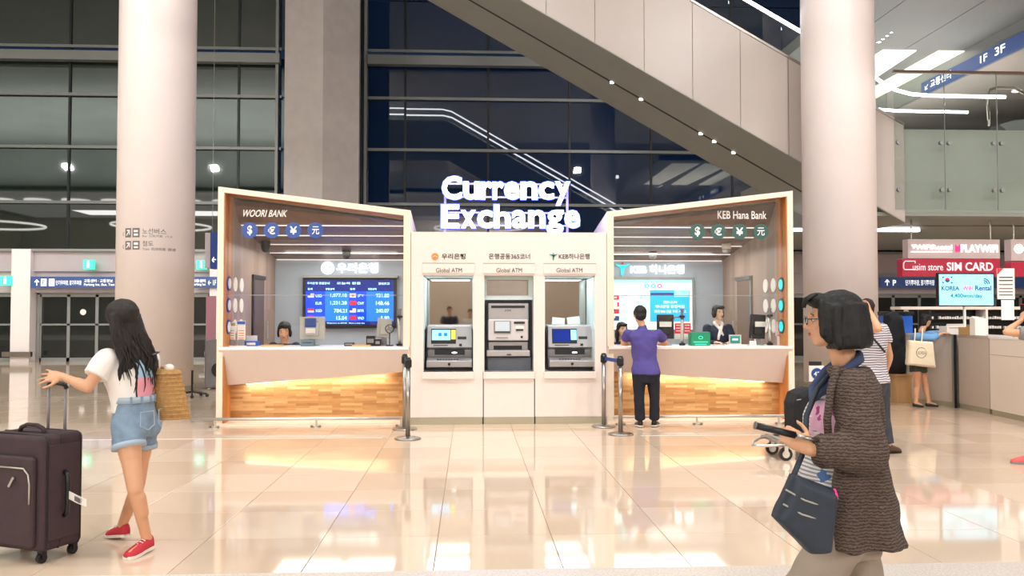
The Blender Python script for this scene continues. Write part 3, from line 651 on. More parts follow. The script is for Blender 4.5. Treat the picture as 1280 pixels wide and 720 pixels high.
def atm_slanted(xl, side, label):
    # xl = left pixel of the body
    Y1 = K+.3; a, b = L(xl, Y1), L(xl+56, Y1); zz = lambda y: Z(y, Y1)
    t = thing('cash_machine', label, 'cash machine', ((a+b)/2, K+.45, z0))
    pts = [(K+.84, z0), (K+.3, z0), (K+.3, zz(459)), (K+.1, zz(458)), (K+.08, zz(450)), (K+.32, zz(447.5)), (K+.42, zz(446)), (K+.40, zz(437)), (K+.26, zz(434)), (K+.34, zz(407)), (K+.84, zz(406))]
    obj('body', prof_x(MB(), a, b, pts[::-1]), 'atm_silver', t, bevel=.008)
    def on(name, r, m, off=.004, th=.01, par=t, y=None):
        f = lambda py: K+.34+(K+.26-K-.34)*((py-407)/(434-407))-off
        A = L(r[0], Y1); B = L(r[2], Y1); zt_, zb_ = zz(r[1]), zz(r[3])
        P = [(A, f(r[3]), zb_), (B, f(r[3]), zb_), (B, f(r[3])+th, zb_), (A, f(r[3])+th, zb_), (A, f(r[1]), zt_), (B, f(r[1]), zt_), (B, f(r[1])+th, zt_), (A, f(r[1])+th, zt_)]
        return obj(name, MB().hexa(P), m, par)
    sr = on('screen', (xl+5, 411, xl+36, 429.5), 'black_plastic')
    if side == 0:
        on('display', (xl+6, 412.5, xl+29, 425), 'screen_cyan', .006, .002, sr); on('display_icon', (xl+14, 416, xl+18, 420), 'screen_blue2', .008, .002, sr); on('display_icon', (xl+21, 416, xl+25, 420), 'screen_blue2', .008, .002, sr)
        on('display_strip', (xl+30, 412.5, xl+35.5, 424), mat('screen_yellow', 'E8D24A', es=.8, emit='E8D24A'), .006, .002, sr)
    else:
        on('display', (xl+6, 412.5, xl+28, 427), 'screen_navy', .006, .002, sr); on('display_strip', (xl+28.5, 412.5, xl+35.5, 425), 'screen_cyan', .006, .002, sr)
    on('card_slot', (xl+38, 420.5, xl+49, 424), 'atm_dark'); on('keyhole', (xl+40, 429.5, xl+43.5, 432.5), 'black_plastic'); on('receipt_slot', (xl+8, 431, xl+26, 432), 'groove')
    c = (L(xl+28, Y1), K+.405, zz(441)); obj('dispenser_door', MB().box((c[0]-.22, K+.37, c[2]-.03), (c[0]+.22, K+.41, c[2]+.04)), 'atm_dark', t)
    obj('dispenser_lamp', MB().ell((c[0]+.07, K+.365, c[2]+.0), (.04, .008, .012)), 'soft_led', t)
    pad = MB()
    for i in range(8):
        for j in range(2): pad.obox((L(xl+14+i*3.4, Y1), K+.17+j*.045, zz(448.8)), (.03, .03, .012), rx=-.12)
    obj('keypad', pad, 'atm_dark', t); obj('lock', MB().cyl((c[0], K+.075, zz(454)), (c[0], K+.1, zz(454)), .02), 'black_plastic', t)
    obj('lower_panel', MB().box((a-.01, K+.22, z0), (b+.01, K+.3, zz(458.5))), 'atm_dark', t)
    obj('side_cheek', MB().box((a-.012, K+.3, z0), (a, K+.84, zz(409))), 'atm_dark', t); obj('side_cheek', MB().box((b, K+.3, z0), (b+.012, K+.84, zz(409))), 'atm_dark', t)
atm_slanted(534, 0, 'silver cash machine with a light blue touch screen in the left niche')
atm_slanted(685, 1, 'silver cash machine with a dark navy screen in the right niche')
Y2 = K+.15
t = thing('cash_machine', 'tall silver cash machine with a rounded front in the middle niche', 'cash machine', (L(636, Y2), K+.45, z0))
def bq(name, r, Ya, Yb, m, bev=0, par=None): return obj(name, bpx(MB(), r, Ya, Yb), m, par or t, bevel=bev)
bq('cabinet', (606.5, 375, 666, 463.5), K+.3, K+.88, 'atm_dark')
bq('upper_body', (610, 379, 661, 402), K+.2, K+.4, 'atm_silver', .02)
bq('fascia', (610, 399, 660.5, 426), K+.15, K+.4, 'atm_light', .02)
bq('note_slot', (614, 382, 656, 385), K+.19, K+.21, 'atm_dark'); tpx('lettering', 'ATM', (631, 387, 638.5, 389.5), K+.195, 'letter_black', t)
s_ = bq('screen_bezel', (617.5, 401, 638.5, 417), K+.13, K+.16, 'steel_frame', .006); bq('screen', (619, 402, 637, 414), K+.125, K+.14, mat('screen_grey', 'B8C0C8', .2, es=.35, emit='B8C4CE'), 0, s_)
bq('screen_bar', (618.5, 414.3, 637.5, 415.8), K+.125, K+.14, 'atm_dark')
bq('card_slot', (642.5, 402, 656, 404.8), K+.135, K+.16, 'atm_dark'); bq('receipt_slot', (645, 411.5, 654, 413.6), K+.135, K+.16, 'atm_dark'); bq('receipt_plate', (644.5, 407, 655, 411), K+.14, K+.16, 'paper')
bq('lens', (651, 420, 653.5, 422.5), K+.135, K+.16, 'black_plastic'); bq('note_tray', (620, 421.5, 635, 423), K+.14, K+.16, 'steel_frame')
bq('dispenser_recess', (610.5, 427, 660, 440), K+.26, K+.4, 'atm_silver', .01); bq('dispenser_slot', (617, 432, 652.5, 437), K+.25, K+.27, 'black_plastic')
obj('shelf', bpx(MB(), (608.5, 438, 662.5, 445.5), K+.06, K+.35), 'atm_silver', t, bevel=.01); bq('lock', (633.5, 442.5, 639, 444), K+.05, K+.07, 'atm_dark')
bq('kick_panel', (609.5, 446.5, 663.5, 463.5), K+.25, K+.31, mat('atm_blue_grey', '6F7784', .35, .3), .004)
obj('lit_surround', bpx(bpx(bpx(bpx(MB(), (606, 345.5, 666.5, 349.5), K+.2, K+.3), (606, 369.5, 666.5, 374.5), K+.2, K+.3), (606, 349.5, 608.5, 369.5), K+.2, K+.3), (660.5, 349.5, 666.5, 369.5), K+.2, K+.3), 'recess_lit', ab)
obj('vent_panel', bpx(MB(), (608.5, 349.5, 660.5, 369.5), K+.26, K+.3), 'steel', ab)
# ================================================================ ROOF SIGN
SY = 12.55
sg = thing('roof_sign', 'glowing white Currency Exchange letters on a slim frame above the cash machines', 'sign', (.57, SY, ZT+.02))
ADV = dict(C=.722, u=.611, r=.389, e=.556, n=.611, c=.556, y=.556, E=.667, x=.556, h=.611, a=.556, g=.611)
for word, xa, wpx, base_y in (('Currency', 551.5, 162, 248.3), ('Exchange', 550.5, 175, 284.0)):
    em_ = wpx/sum(ADV[c] for c in word); x = xa
    for c in word:
        w_ = ADV[c]*em_; top = .735 if c in 'CEh' else .545; bot = -.21 if c in 'yg' else -.012
        pad = .045*em_ if c not in 'r' else .04*em_
        r = (x+pad, base_y-top*em_, x+w_-(pad if c != 'r' else 0), base_y-bot*em_)
        lo = tpx('letter', c, r, SY, 'sign_white', sg, .022, .05)
        r2 = (r[0]-1.4, r[1]-1.4, r[2]+1.4, r[3]+1.4)
        tpx('letter_bloom', c, r2, SY+.035, 'bloom_blue', lo, .03, .03)  # larger glowing blue copy imitates the bloom around each letter
        x += w_
for y in (229.5, 246, 265.5, 281.5):
    a = at(556, y, SY+.1); b = at(709, y, SY+.1); obj('rail', MB().box((a.x, SY+.09, a.z-.012), (b.x, SY+.12, a.z+.012)), 'band_paint', sg)
for x in (556.5, 709):
    a = at(x, 228, SY+.13); obj('post', MB().box((a.x-.016, SY+.12, ZT+.02), (a.x+.016, SY+.15, a.z)), 'band_paint', sg)
area('sign_glow', (.6, SY+.5, 3.3), 2.0, .6, 10, (.45, .55, 1), (math.radians(-90), 0, 0))
# ================================================================ BUMPER RAILS, STANCHIONS
def bumper(x0, x1, label, feet):
    t = thing('bumper_rail', label, 'rail', ((x0+x1)/2, 11.92, 0))
    obj('bar', MB().cyl((x0, 11.92, .115), (x1, 11.92, .115), .022), 'chrome', t, smooth=True)
    for x in feet:
        obj('foot', MB().cyl((x, 11.92, 0), (x, 11.92, .012), .05).cyl((x, 11.92, .012), (x, 11.92, .1), .016), 'chrome', t)
        [obj('foot_bolt', MB().cyl((x+q_, 11.88, 0), (x+q_, 11.88, .03), .018), 'steel', t) for q_ in (-.055, .055)]
bumper(-3.82, -.9, 'low chrome bumper rail in front of the left booth', (-3.5, -2.12, -.95))
bumper(2.02, 4.78, 'low chrome bumper rail in front of the right booth', (2.12, 3.22, 4.4))
def stanchion(loc, label, rz=0):
    t = thing('queue_post', label, 'stanchion', (0, 0, 0), 'retractable belt posts beside the cash machines')
    obj('base_plate', MB().lathe((0, 0, 0), [(.165, 0), (.165, .014), (.14, .024), (.04, .034), (.03, .04)], 32), 'steel', t, smooth=True, local=True)
    obj('post', MB().cyl((0, 0, .03), (0, 0, .93), .03, n=20), 'steel', t, smooth=True, local=True)
    obj('belt_head', MB().lathe((0, 0, 0), [(.032, .89), (.045, .9), (.045, .985), (.036, 1.0), (.03, 1.02), (.0, 1.025)], 20).box((-.03, -.055, .915), (.03, .055, .975)), 'black_plastic', t, local=True)
    t.location = loc; t.rotation_euler = (0, 0, rz); return t
p1 = stanchion((-.77, 10.72, 0), 'steel queue post with blue belt nearest the camera left of the cash machines')
p2 = dup(p1, (-.88, 11.62, 0), 'steel queue post half hidden behind the nearer one, left of the cash machines')
p3 = dup(p1, (1.96, 10.98, 0), 'front steel queue post with blue belt, right of the cash machines')
p4 = dup(p1, (1.86, 11.72, 0), 'rear steel queue post against the white wall, right of the cash machines')
for a, b, q in (((-.77, 10.72), (-.88, 11.62), p1), ((1.96, 10.98), (1.86, 11.72), p3)):
    bm_ = MB(); a, b = V((*a, .95)), V((*b, .95)); d = (b-a).normalized(); n = d.cross(V((0, 0, 1)))*.004
    P = [a-n-V((0, 0, .024)), a+n-V((0, 0, .024)), b+n-V((0, 0, .024)), b-n-V((0, 0, .024))]
    bm_.hexa(P+[v+V((0, 0, .048)) for v in P]); obj('belt', bm_, 'navy', q)
# ================================================================ ESCALATOR
EY, EB = 18.2, 21.6
zf = lambda x: min(9.69, 8.3-.565*(x-1.26))      # lower edge of the flank
zh = lambda x: min(11.83, 8.45-.565*(x-4.78))     # upper edge
es = thing('escalator', 'long beige clad escalator descending behind the booths to the upper landing', 'escalator', (5, EY, 4))
XE = 9.2
x = XE; k = 0
cuts = [9.6, 8.75, 7.0, 5.93, 4.87, 3.8, 2.72, 1.65, .58, -.1, -1.2, -2.4, -3.8, -5.0]
for a, b in zip(cuts[1:], cuts[:-1]):
    g_ = .006
    obj('cladding_panel', MB().prism([(a+g_, zf(a+g_)), (b-g_, zf(b-g_)), (b-g_, zh(b-g_)), (a+g_, zh(a+g_))], EY, EY+.06), 'cladding', es)
obj('core', MB().prism([(-5, 9.71), (-1.2, 9.71), (9.6, zf(9.6)+.02), (9.6, zh(9.6)-.02), (-1.2, 11.8), (-5, 11.8)], EY+.03, EB), 'soffit', es)
for ya, yb in ((EY+.01, 19.88), (19.93, EB)):
    obj('soffit_panel', MB().prism([(-5, 9.67), (-1.2, 9.67), (9.6, zf(9.6)-.02), (9.6, zf(9.6)+.03), (-1.2, 9.72), (-5, 9.72)], ya, yb), 'soffit', es)
obj('flank_trim', MB().prism([(-5, 11.83), (-1.2, 11.83), (9.6, zh(9.6)), (9.6, zh(9.6)+.06), (-1.2, 11.89), (-5, 11.89)], EY-.02, EY+.1), 'steel', es)
for pxx, pyy in ((765, 103), (801.5, 126.5), (876, 167), (893, 178), (917, 191)):
    p = at(pxx, pyy, 19.9); obj('soffit_lamp', MB().cyl((p.x, 19.9, zf(p.x)-.05), (p.x, 19.9, zf(p.x)), .05), 'soft_led', es)
def rail(Y, name='lit_handrail', r=.04, h=1.02):
    pts = [(x_, Y, zh(x_)+h-.06) for x_ in [-5+.5*k for k in range(29)]]
    pts = [p for p in pts if p[0] < 9.0]+[(9.3, Y, 6.78), (9.6, Y, 6.62), (9.95, Y, 6.53), (10.4, Y, 6.5), (12.15, Y, 6.49)]
    return obj(name, MB().tube(pts, r, 8), 'led', es, smooth=True)
obj('soffit_groove', MB().prism([(-1.2, zf(-1.2)-.025), (9.6, zf(9.6)-.025), (9.6, zf(9.6)), (-1.2, zf(-1.2))], 19.86, 19.95), 'groove', es)
rail(EY+.35); rail(20.0, r=.035)
for Y in (EY+.35,):
    bl_ = MB()
    for a in [x_*1.2-5 for x_ in range(12)]:
        obj('balustrade_glass', MB().prism([(a, zh(a)), (a+1.19, zh(a+1.19)), (a+1.19, zh(a+1.19)+.9), (a, zh(a)+.9)], Y, Y+.015), 'mez_glass', es)
# ================================================================ UPPER LANDING (right)
mz = struct('trim_1')
obj('landing_slab', MB().box((9.2, 18.42, 3.82), (38, 28.3, 5.7)), 'landing_grey', mz)
obj('landing_soffit', MB().box((8.9, 18.3, 3.74), (38, 28.3, 3.82)), 'soffit', mz)
obj('soffit_groove', MB().box((8.9, 20.3, 3.735), (38, 20.34, 3.745)).add([(11.2, 20.3, 3.733), (38, 18.4, 3.733), (38, 18.5, 3.733), (11.2, 20.4, 3.733)], [(0, 3, 2, 1)]), 'groove', mz)
a = at(1093, 293.5, 21); b = at(1150, 293.5, 21); obj('linear_lamp', MB().box((8.0, 21, 3.66), (b.x, 21.1, 3.73)), 'led', mz)
edges = [9.36, 10.52, 11.72, 12.92, 14.12, 15.32, 16.52]
for a, b in zip(edges[:-1], edges[1:]):
    gp = obj('glass_panel', MB().box((a+.012, EY-.02, 3.86), (b-.012, EY, 6.9)), 'mez_glass', mz)
    obj('panel_edge', MB().box((b-.012, EY-.02, 3.86), (b+.0, EY, 6.9)), 'steel_frame', gp)
    for x_ in (a+.09, b-.09):
        for py in (178.5, 237.5):
            z_ = at(1160, py, EY).z; obj('glass_bolt', MB().cyl((x_, EY-.05, z_), (x_, EY+.03, z_), .045), 'steel_frame', gp)
obj('top_rail', MB().box((9.36, EY-.05, 6.9), (17, EY+.03, 6.96)), mat('rail_brown', '6A5040', .4), mz)
es2 = thing('escalator_newel', 'bent steel newel rail of a further escalator on the upper landing', 'rail', (12, 20, 5.7))
obj('newel_rail', MB().tube([at(1236, 150, 19.5), at(1234, 122, 19.5), at(1238, 112, 19.5), at(1248, 109.5, 19.5), at(1268, 110, 19.5), at(1285, 120, 19.5)], .035, 8), 'steel', es2, smooth=True)
obj('newel_post', MB().cyl(at(1236, 157, 19.5), at(1236, 140, 19.5), .03), 'steel', es2)
obj('dark_plinth', MB().prism([(at(x_, y_, 19).x, at(x_, y_, 19).z) for x_, y_ in ((1246, 157), (1262, 170), (1300, 170), (1300, 148), (1262, 152))][::-1], 18.9, 19.3), 'dark_soffit', es2)
# upper ceilings over the landing
uc = struct('trim_2')
for a, b in ((8.55, 9.6), (9.62, 11.38), (11.4, 13.0)):
    obj('dark_ceiling_panel', MB().box((a, 12.5, 8.5), (b, 28.6, 8.8)), 'dark_soffit', uc)
obj('bulkhead', MB().box((13.0, 12.5, 7.85), (13.12, 28.6, 8.8)), 'steel_frame', uc)
obj('pale_ceiling', MB().box((13.12, 12.5, 7.85), (38, 28.6, 8.1)), 'sign_panel' if False else 'cladding', uc)
for x_ in (15.4, 18.4, 21.4):
    for y_ in (19, 23): obj('round_lamp', MB().cyl((x_, y_, 7.83), (x_, y_, 7.85), .12), 'soft_led', uc)
for k in range(3):
    x_ = 9.0+k*1.5; obj('light_panel', MB().slab([(x_+.3, 21.5), (x_+1.2, 21.5), (x_+1.6, 28), (x_+.3, 28)], 8.46, 8.49), mat('panel_glow%d' % k, 'FFFBEA', es=.9, emit='F4F2E0'), uc)
tr = thing('spot_track', 'black track with four bright spotlights right of the round column', 'lamp', at(1107, 42, 19))
a = at(1092, 53, 19); b = at(1122, 30, 20.5); a.z = b.z = 8.38
a = at(1098, 52, 21.2); b = at(1124, 29, 20.1); a.z += .1; b.z += .1; obj('track', MB().tube([a, b], .07, 6), 'black_plastic', tr); obj('track_bracket', MB().cyl(a.lerp(b, .5), V((a.lerp(b, .5).x, a.lerp(b, .5).y, 8.5)), .02), 'black_plastic', tr)
for k in range(4):
    p = at(1098+5.2*k, 51-4.2*k, 21-.25*k); sh0 = obj('spot_head', MB().cyl(p, p+V((0, .05, .16)), .085), 'black_plastic', tr); obj('spot_bulb', MB().ell(p-V((0, .02, .01)), (.07, .07, .05)), 'led', sh0)
fs = thing('hanging_sign', 'long navy direction board hung beneath the upper ceiling at top right', 'sign', (12.95, 20, 7.85))
obj('board', MB().box((12.86, 15.5, 7.82), (12.98, 23.4, 8.14)), 'dir_blue', fs)
def sidetext(s, y0, y1, z0_, z1_):     # read from the -X side, far end first
    text('lettering', s, None, (1, 1), 'dir_white', fs, .01, fn=lambda u, v, d: V((12.855, y0+(y1-y0)*u, z0_+(z1_-z0_)*v)))
sidetext('↙ 교통센터', 23.2, 21.9, 7.87, 8.09); sidetext('1F', 20.6, 20.3, 7.88, 8.06); sidetext('3F', 20.0, 19.6, 7.88, 8.08)
# ================================================================ lamps of the hall that the night windows mirror
hl = struct('trim_4')
for x_, y_ in ((-28.2, 5.7), (-18.1, 5.7), (-11.3, 5.7), (1.3, 5.7), (7.7, 5.7), (14.3, 5.7), (-24.5, 4), (11.2, 2)):
    obj('downlight', MB().cyl((x_, y_, 11.9), (x_, y_, 12.1), .16), 'led', hl)
    obj('lamp_stem', MB().cyl((x_, y_, 12.1), (x_, y_, 15.98), .006, n=6), 'steel', hl)
for k in range(8):
    obj('oval_lamp', MB().cyl((-47+k*3.4, -14.6, 12.0), (-47+k*3.4, -14.6, 12.18), 1.15, n=24), 'soft_led', hl)
for x_ in (.75, -20.7, -31.8):
    obj('ring_lamp', MB().tube([(x_+3.1*math.cos(math.pi*k/24), 8.4+3.1*math.sin(math.pi*k/24), 7.43) for k in range(48)], .07, 6, True), 'soft_led', hl, smooth=True)
    for k in range(3): obj('wire', MB().cyl((x_+3.1*math.cos(2.1*k), 8.4+3.1*math.sin(2.1*k), 7.43), (x_+3.1*math.cos(2.1*k), 8.4+3.1*math.sin(2.1*k), 15.98), .002, n=5), 'steel', hl)
# ================================================================ PEOPLE
def hr(c, u, v, ru, rv, n=18): return [c+u*(ru*math.cos(2*math.pi*i/n))+v*(rv*math.sin(2*math.pi*i/n)) for i in range(n)]
def cap(mb, a, ra, b, rb, flat=(False, False), n=14, sq=1.0, side=None):
    a, b = V(a), V(b); d = (b-a); L_ = max(d.length, 1e-5); d = d/L_
    u = d.orthogonal().normalized() if side is None else (V(side)-d*V(side).dot(d)).normalized(); v = d.cross(u); R = []
    if not flat[0]:
        for t_ in (-80, -55, -28): R.append(hr(a+d*ra*math.sin(math.radians(t_)), u, v, ra*math.cos(math.radians(t_)), ra*sq*math.cos(math.radians(t_)), n))
    R.append(hr(a, u, v, ra, ra*sq, n)); R.append(hr(b, u, v, rb, rb*sq, n))
    if not flat[1]:
        for t_ in (28, 55, 80): R.append(hr(b+d*rb*math.sin(math.radians(t_)), u, v, rb*math.cos(math.radians(t_)), rb*sq*math.cos(math.radians(t_)), n))
    mb.rings(R); return mb
def loft(mb, rows, n=20):      # rows: (centre, right dir, front dir, half width, half depth)
    mb.rings([hr(V(c), u, f, a, b, n) for c, u, f, a, b in rows]); return mb
def sculpt(mb, vox, smooth=4, dis=0, dsize=.12, name='body'):
    """one continuous skin grown over the blocked-in volumes"""
    me = mb.mesh(name); o = bpy.data.objects.new('tmp', me); sc.collection.objects.link(o)
    r = o.modifiers.new('r', 'REMESH'); r.mode = 'VOXEL'; r.voxel_size = vox; r.use_smooth_shade = True
    if smooth: s_ = o.modifiers.new('s', 'SMOOTH'); s_.factor = .6; s_.iterations = smooth
    if dis:
        tx = bpy.data.textures.new('fold', 'CLOUDS'); tx.noise_scale = dsize; tx.noise_depth = 1
        d = o.modifiers.new('d', 'DISPLACE'); d.texture = tx; d.strength = dis; d.mid_level = .5
    dg = bpy.context.evaluated_depsgraph_get(); out = bpy.data.meshes.new_from_object(o.evaluated_get(dg)); out.name = name
    bpy.data.objects.remove(o); bpy.data.meshes.remove(me)
    out.polygons.foreach_set('use_smooth', [True]*len(out.polygons)); out.materials.clear(); return out
def finger(mb, p, dirs, segs, r0):
    for k, (d, l) in enumerate(zip(dirs, segs)):
        q = p+d*l; cap(mb, p, r0*(1-.1*k), q, r0*(1-.1*(k+1)), n=8); p = q
def hand(mb, wr, d, nrm, curl=.5, sc_=1.0, thumb=1, spread=.12):
    """palm, four fingers and a thumb; d = direction of the hand, nrm = back of the hand, thumb = side"""
    d = V(d).normalized(); nrm = V(nrm); nrm = (nrm-d*nrm.dot(d)).normalized(); s = d.cross(nrm)*thumb; k = sc_
    loft(mb, [(wr-d*.01, s, nrm, .024*k, .019*k), (wr+d*.025*k, s, nrm, .033*k, .017*k), (wr+d*.06*k, s, nrm, .042*k, .015*k), (wr+d*.088*k, s, nrm, .041*k, .012*k)], 12)
    for i, (off, ln) in enumerate(((.031, .9), (.0105, 1.0), (-.0105, .94), (-.031, .74))):
        p = wr+d*.082*k+s*off*k; dd = (d+s*(off/.031)*spread).normalized(); ds = []
        for j in range(3):
            a = curl*(.45+.75*j); ds.append((dd*math.cos(a)-nrm*math.sin(a)).normalized())
        finger(mb, p, ds, [.042*ln*k, .027*ln*k, .021*ln*k], .0088*k)
    t0 = wr+d*.022*k+s*.026*k; td = (d*.65+s*.75-nrm*.15*(.5+curl)).normalized()
    finger(mb, t0, [td, (td*.8+d*.6-nrm*curl*.3).normalized(), (td*.4+d*.9-nrm*curl*.5).normalized()], [.042*k, .03*k, .024*k], .0115*k)
def headR(f, tilt=0):      # columns right, forward, up
    f = V(f).normalized(); r = f.cross(V((0, 0, 1))).normalized(); u = r.cross(f).normalized()
    return Matrix((r, f, u)).transposed()
def head_prims(mb, c, R, k=1.0):
    P = lambda x, y, z: c+R @ V((x*k, y*k, z*k)); E = lambda p, r: mb.ell(P(*p), [q*k for q in r], R)
    E((0, -.012, .028), (.074, .093, .082)); E((0, .022, -.018), (.062, .068, .082)); E((0, .052, -.082), (.030, .030, .026)); E((0, .025, -.06), (.05, .05, .045))
    E((0, .083, .026), (.045, .012, .012))
    cap(mb, P(0, .084, .018), .008*k, P(0, .106, -.022), .0125*k, n=10); E((.012, .094, -.026), (.009, .009, .007)); E((-.012, .094, -.026), (.009, .009, .007))
    E((0, .087, -.048), (.02, .01, .006)); E((0, .085, -.06), (.018, .01, .006))
    for s in (-1, 1): E((s*.074, .0, -.004), (.009, .017, .03)); E((s*.034, .068, -.018), (.02, .018, .018))
def face_parts(c, R, k, root, lips='B4655C', brow=True):
    P = lambda x, y, z: c+R @ V((x*k, y*k, z*k))
    for s in (-1, 1):
        e = obj('eye', MB().ell(P(s*.031, .0775, .008), [.0135*k, .008*k, .007*k], R), 'eye_white', root, smooth=True)
        obj('iris', MB().ell(P(s*.031, .0845, .008), [.006*k, .003*k, .006*k], R), 'letter_black', e, smooth=True)
        mb = MB(); mb.tube([P(s*.014, .088, .026), P(s*.03, .0865, .031), P(s*.046, .078, .026)], [.002*k, .0032*k, .0015*k], 6); obj('eyebrow', mb, 'hair_black', root)
    obj('lips', MB().ell(P(0, .0935, -.0485), [.019*k, .006*k, .0038*k], R).ell(P(0, .092, -.056), [.016*k, .006*k, .0045*k], R), mat('lips_'+lips, lips, .4) if 'lips_'+lips not in MATS else 'lips_'+lips, root, smooth=True)
mat('eye_white', 'E8E4E0', .2)
def hairmat(n, c): 
    m = mat(n, c, .65, bump=.5, bs=90, stretch=(1, 1, .06)); return m
hairmat('hair_black', '0B0909'); hairmat('hair_brown', '201713')
mat('skin_a', 'E3B494', .5, var=.03, vs=8); mat('skin_b', 'D6A07C', .5, var=.03, vs=8); mat('skin_c', 'EBC3A8', .5, var=.02, vs=8)
class Body:
    """joints in metres in the scene; builds one skin, garments reuse the same joints"""
    def __init__(s, **k): 
        s.__dict__.update(k); s.k = k.get('k', 1.0)
        s.f = V(k['face']).normalized(); s.r = s.f.cross(V((0, 0, 1))).normalized()
        sr = (s.shR-s.shL); s.cr = V((sr.x, sr.y, 0)).normalized(); s.cf = V((0, 0, 1)).cross(s.cr)
        if s.cf.dot(s.f) < -.3: s.cr = -s.cr; s.cf = -s.cf
        h_ = (s.hipR-s.hipL); s.pr = V((h_.x, h_.y, 0)).normalized(); s.pf = V((0, 0, 1)).cross(s.pr)
    def torso(s, mb, g=0, lo=-.02, hi=1.0, n=22, wide=0):
        k = s.k; hc = (s.hipL+s.hipR)/2; sh = (s.shL+s.shR)/2; sw = (s.shR-s.shL).length/2
        mr = (s.pr+s.cr).normalized(); mf = (s.pf+s.cf).normalized()
        d = sh-hc; rows = [(-.12, s.pr, s.pf, .12, .09, 0), (-.03, s.pr, s.pf, .165*s.hw, .115, -.01), (.1, s.pr, s.pf, .16*s.hw, .112, -.005), (.32, mr, mf, .128*s.hw, .09, .01), (.55, mr, mf, .137*s.hw, .1, .015), (.78, s.cr, s.cf, .15, .108, .01), (.93, s.cr, s.cf, sw*.86/k, .09, 0), (1.03, s.cr, s.cf, sw*.62/k, .065, -.005), (1.1, s.cr, s.cf, .062, .058, -.005)]
        out = []
        for t_, u, f, a, b, o in rows:
            if t_ < lo or t_ > hi+.12: continue
            out.append((hc+d*t_+f*o*k, u, f, (a+wide)*k+g, (b+wide)*k+g))
        if lo > rows[0][0]:      # flat hem exactly at lo
            import bisect
            for i in range(len(rows)-1):
                if rows[i][0] < lo <= rows[i+1][0]:
                    w_ = (lo-rows[i][0])/(rows[i+1][0]-rows[i][0]); a = rows[i][3]*(1-w_)+rows[i+1][3]*w_; b = rows[i][4]*(1-w_)+rows[i+1][4]*w_; o = rows[i][5]
                    out.insert(0, (hc+d*lo+rows[i][2]*o*k, rows[i][1], rows[i][2], (a+wide)*k+g, (b+wide)*k+g)); break
        loft(mb, out, n); return mb
    def skin(s, vox=.011, name='body'):
        k = s.k; mb = MB(); s.torso(mb, 0, -.2, 1.0)
        cap(mb, s.neck, .054*k, s.head+V((0, 0, -.045*k))-s.f*.012*k, .05*k)
        R = headR(s.look); head_prims(mb, s.head, R, k*s.__dict__.get('hk', 1.0))
        for S in 'LR':
            sh, el, wr = getattr(s, 'sh'+S), getattr(s, 'el'+S), getattr(s, 'wr'+S); hi, kn, an, to = getattr(s, 'hip'+S), getattr(s, 'kn'+S), getattr(s, 'an'+S), getattr(s, 'toe'+S)
            cap(mb, sh, .052*k, el, .038*k); cap(mb, sh.lerp(el, .3), .05*k, sh.lerp(el, .7), .042*k)
            cap(mb, el, .038*k, wr, .0245*k); cap(mb, el.lerp(wr, .12), .041*k, el.lerp(wr, .45), .036*k)
            t_ = s.__dict__.get('leg', 1.0)
            cap(mb, hi, .084*k*t_, kn, .052*k*t_); cap(mb, hi.lerp(kn, .15), .088*k*t_, hi.lerp(kn, .5), .072*k*t_)
            bk = -s.pf*.012*k
            cap(mb, kn, .05*k*t_, an, .034*k); cap(mb, kn.lerp(an, .15)+bk, .049*k*t_, kn.lerp(an, .48)+bk, .044*k*t_)
            cap(mb, an+(an-to)*.18+V((0, 0, -.035*k)), .03*k, an, .034*k); cap(mb, an+V((0, 0, -.02*k)), .034*k, to+V((0, 0, .0)), .026*k, sq=.8)
            h = getattr(s, 'hand'+S, None)
            if h is None: h = dict(d=(wr-el).normalized(), n=s.cr*(1 if S == 'R' else -1), curl=.5, thumb=(1 if S == 'R' else 1))
            hand(mb, wr, h['d'], h['n'], h.get('curl', .5), k*h.get('s', 1.0), h.get('thumb', 1), h.get('spread', .12))
        return sculpt(mb, vox, 3, name=name)
    def shoe(s, S, root, m, sole, hh=.075, lab=None, L_=1.0):
        an, to = getattr(s, 'an'+S), getattr(s, 'toe'+S); k = s.k; d = (to-an); d.z = 0; d = d.normalized(); u = d.cross(V((0, 0, 1)))
        z0_ = min(an.z, to.z)-.08*k if False else None
        heel = an-d*.055*k; toe = to+d*.035*k
        zb_ = lambda p, e: p.z
        low = lambda p: V((p.x, p.y, 0)); 
        hz = an.z-.078*k; tz = to.z-.03*k
        def pt(t_, z): 
            q = heel.lerp(toe, t_); q.z = (hz+(tz-hz)*max(0, min(1, (t_-.1)/.8)))+z; return q
        rows = [(.0, .022, .075), (.08, .035, .09), (.28, .037, .088), (.45, .038, .07), (.65, .046, .055), (.85, .043, .042), (.97, .028, .03), (1.0, .012, .018)]
        mb = MB(); R = []
        for t_, w_, h_ in rows:
            c = pt(t_, 0); ring = []
            for i in range(14):
                a = math.pi*i/13; ring.append(c+u*(w_*k*math.cos(a)*1.05)+V((0, 0, .014*k+(h_*hh/.075)*k*max(0, math.sin(a))**.7)))
            R.append(ring)
        mb.rings(R); so = MB(); so.rings([[pt(t_, z)+u*(sx*(w_*k+.005)) for sx, z in ((-1, .0), (-1, .02*k), (1, .02*k), (1, .0))] for t_, w_, h_ in rows])
        o = obj('shoe', sculpt(mb, .006*max(1, k), 3, name='shoe') if False else mb, m, root, smooth=True, label=lab); obj('sole', so, sole, o)
        return o
def J(x, y, Y): return at(x, y, Y)
def add_person(B, label, loc, skin, vox, face=True, lips='B4655C', cat='person', hands=None):
    t = thing('person', label, cat, loc); obj('body', B.skin(vox), skin, t)
    if face: face_parts(B.head, headR(B.look), B.k*B.__dict__.get('hk', 1.0), t, lips)
    return t
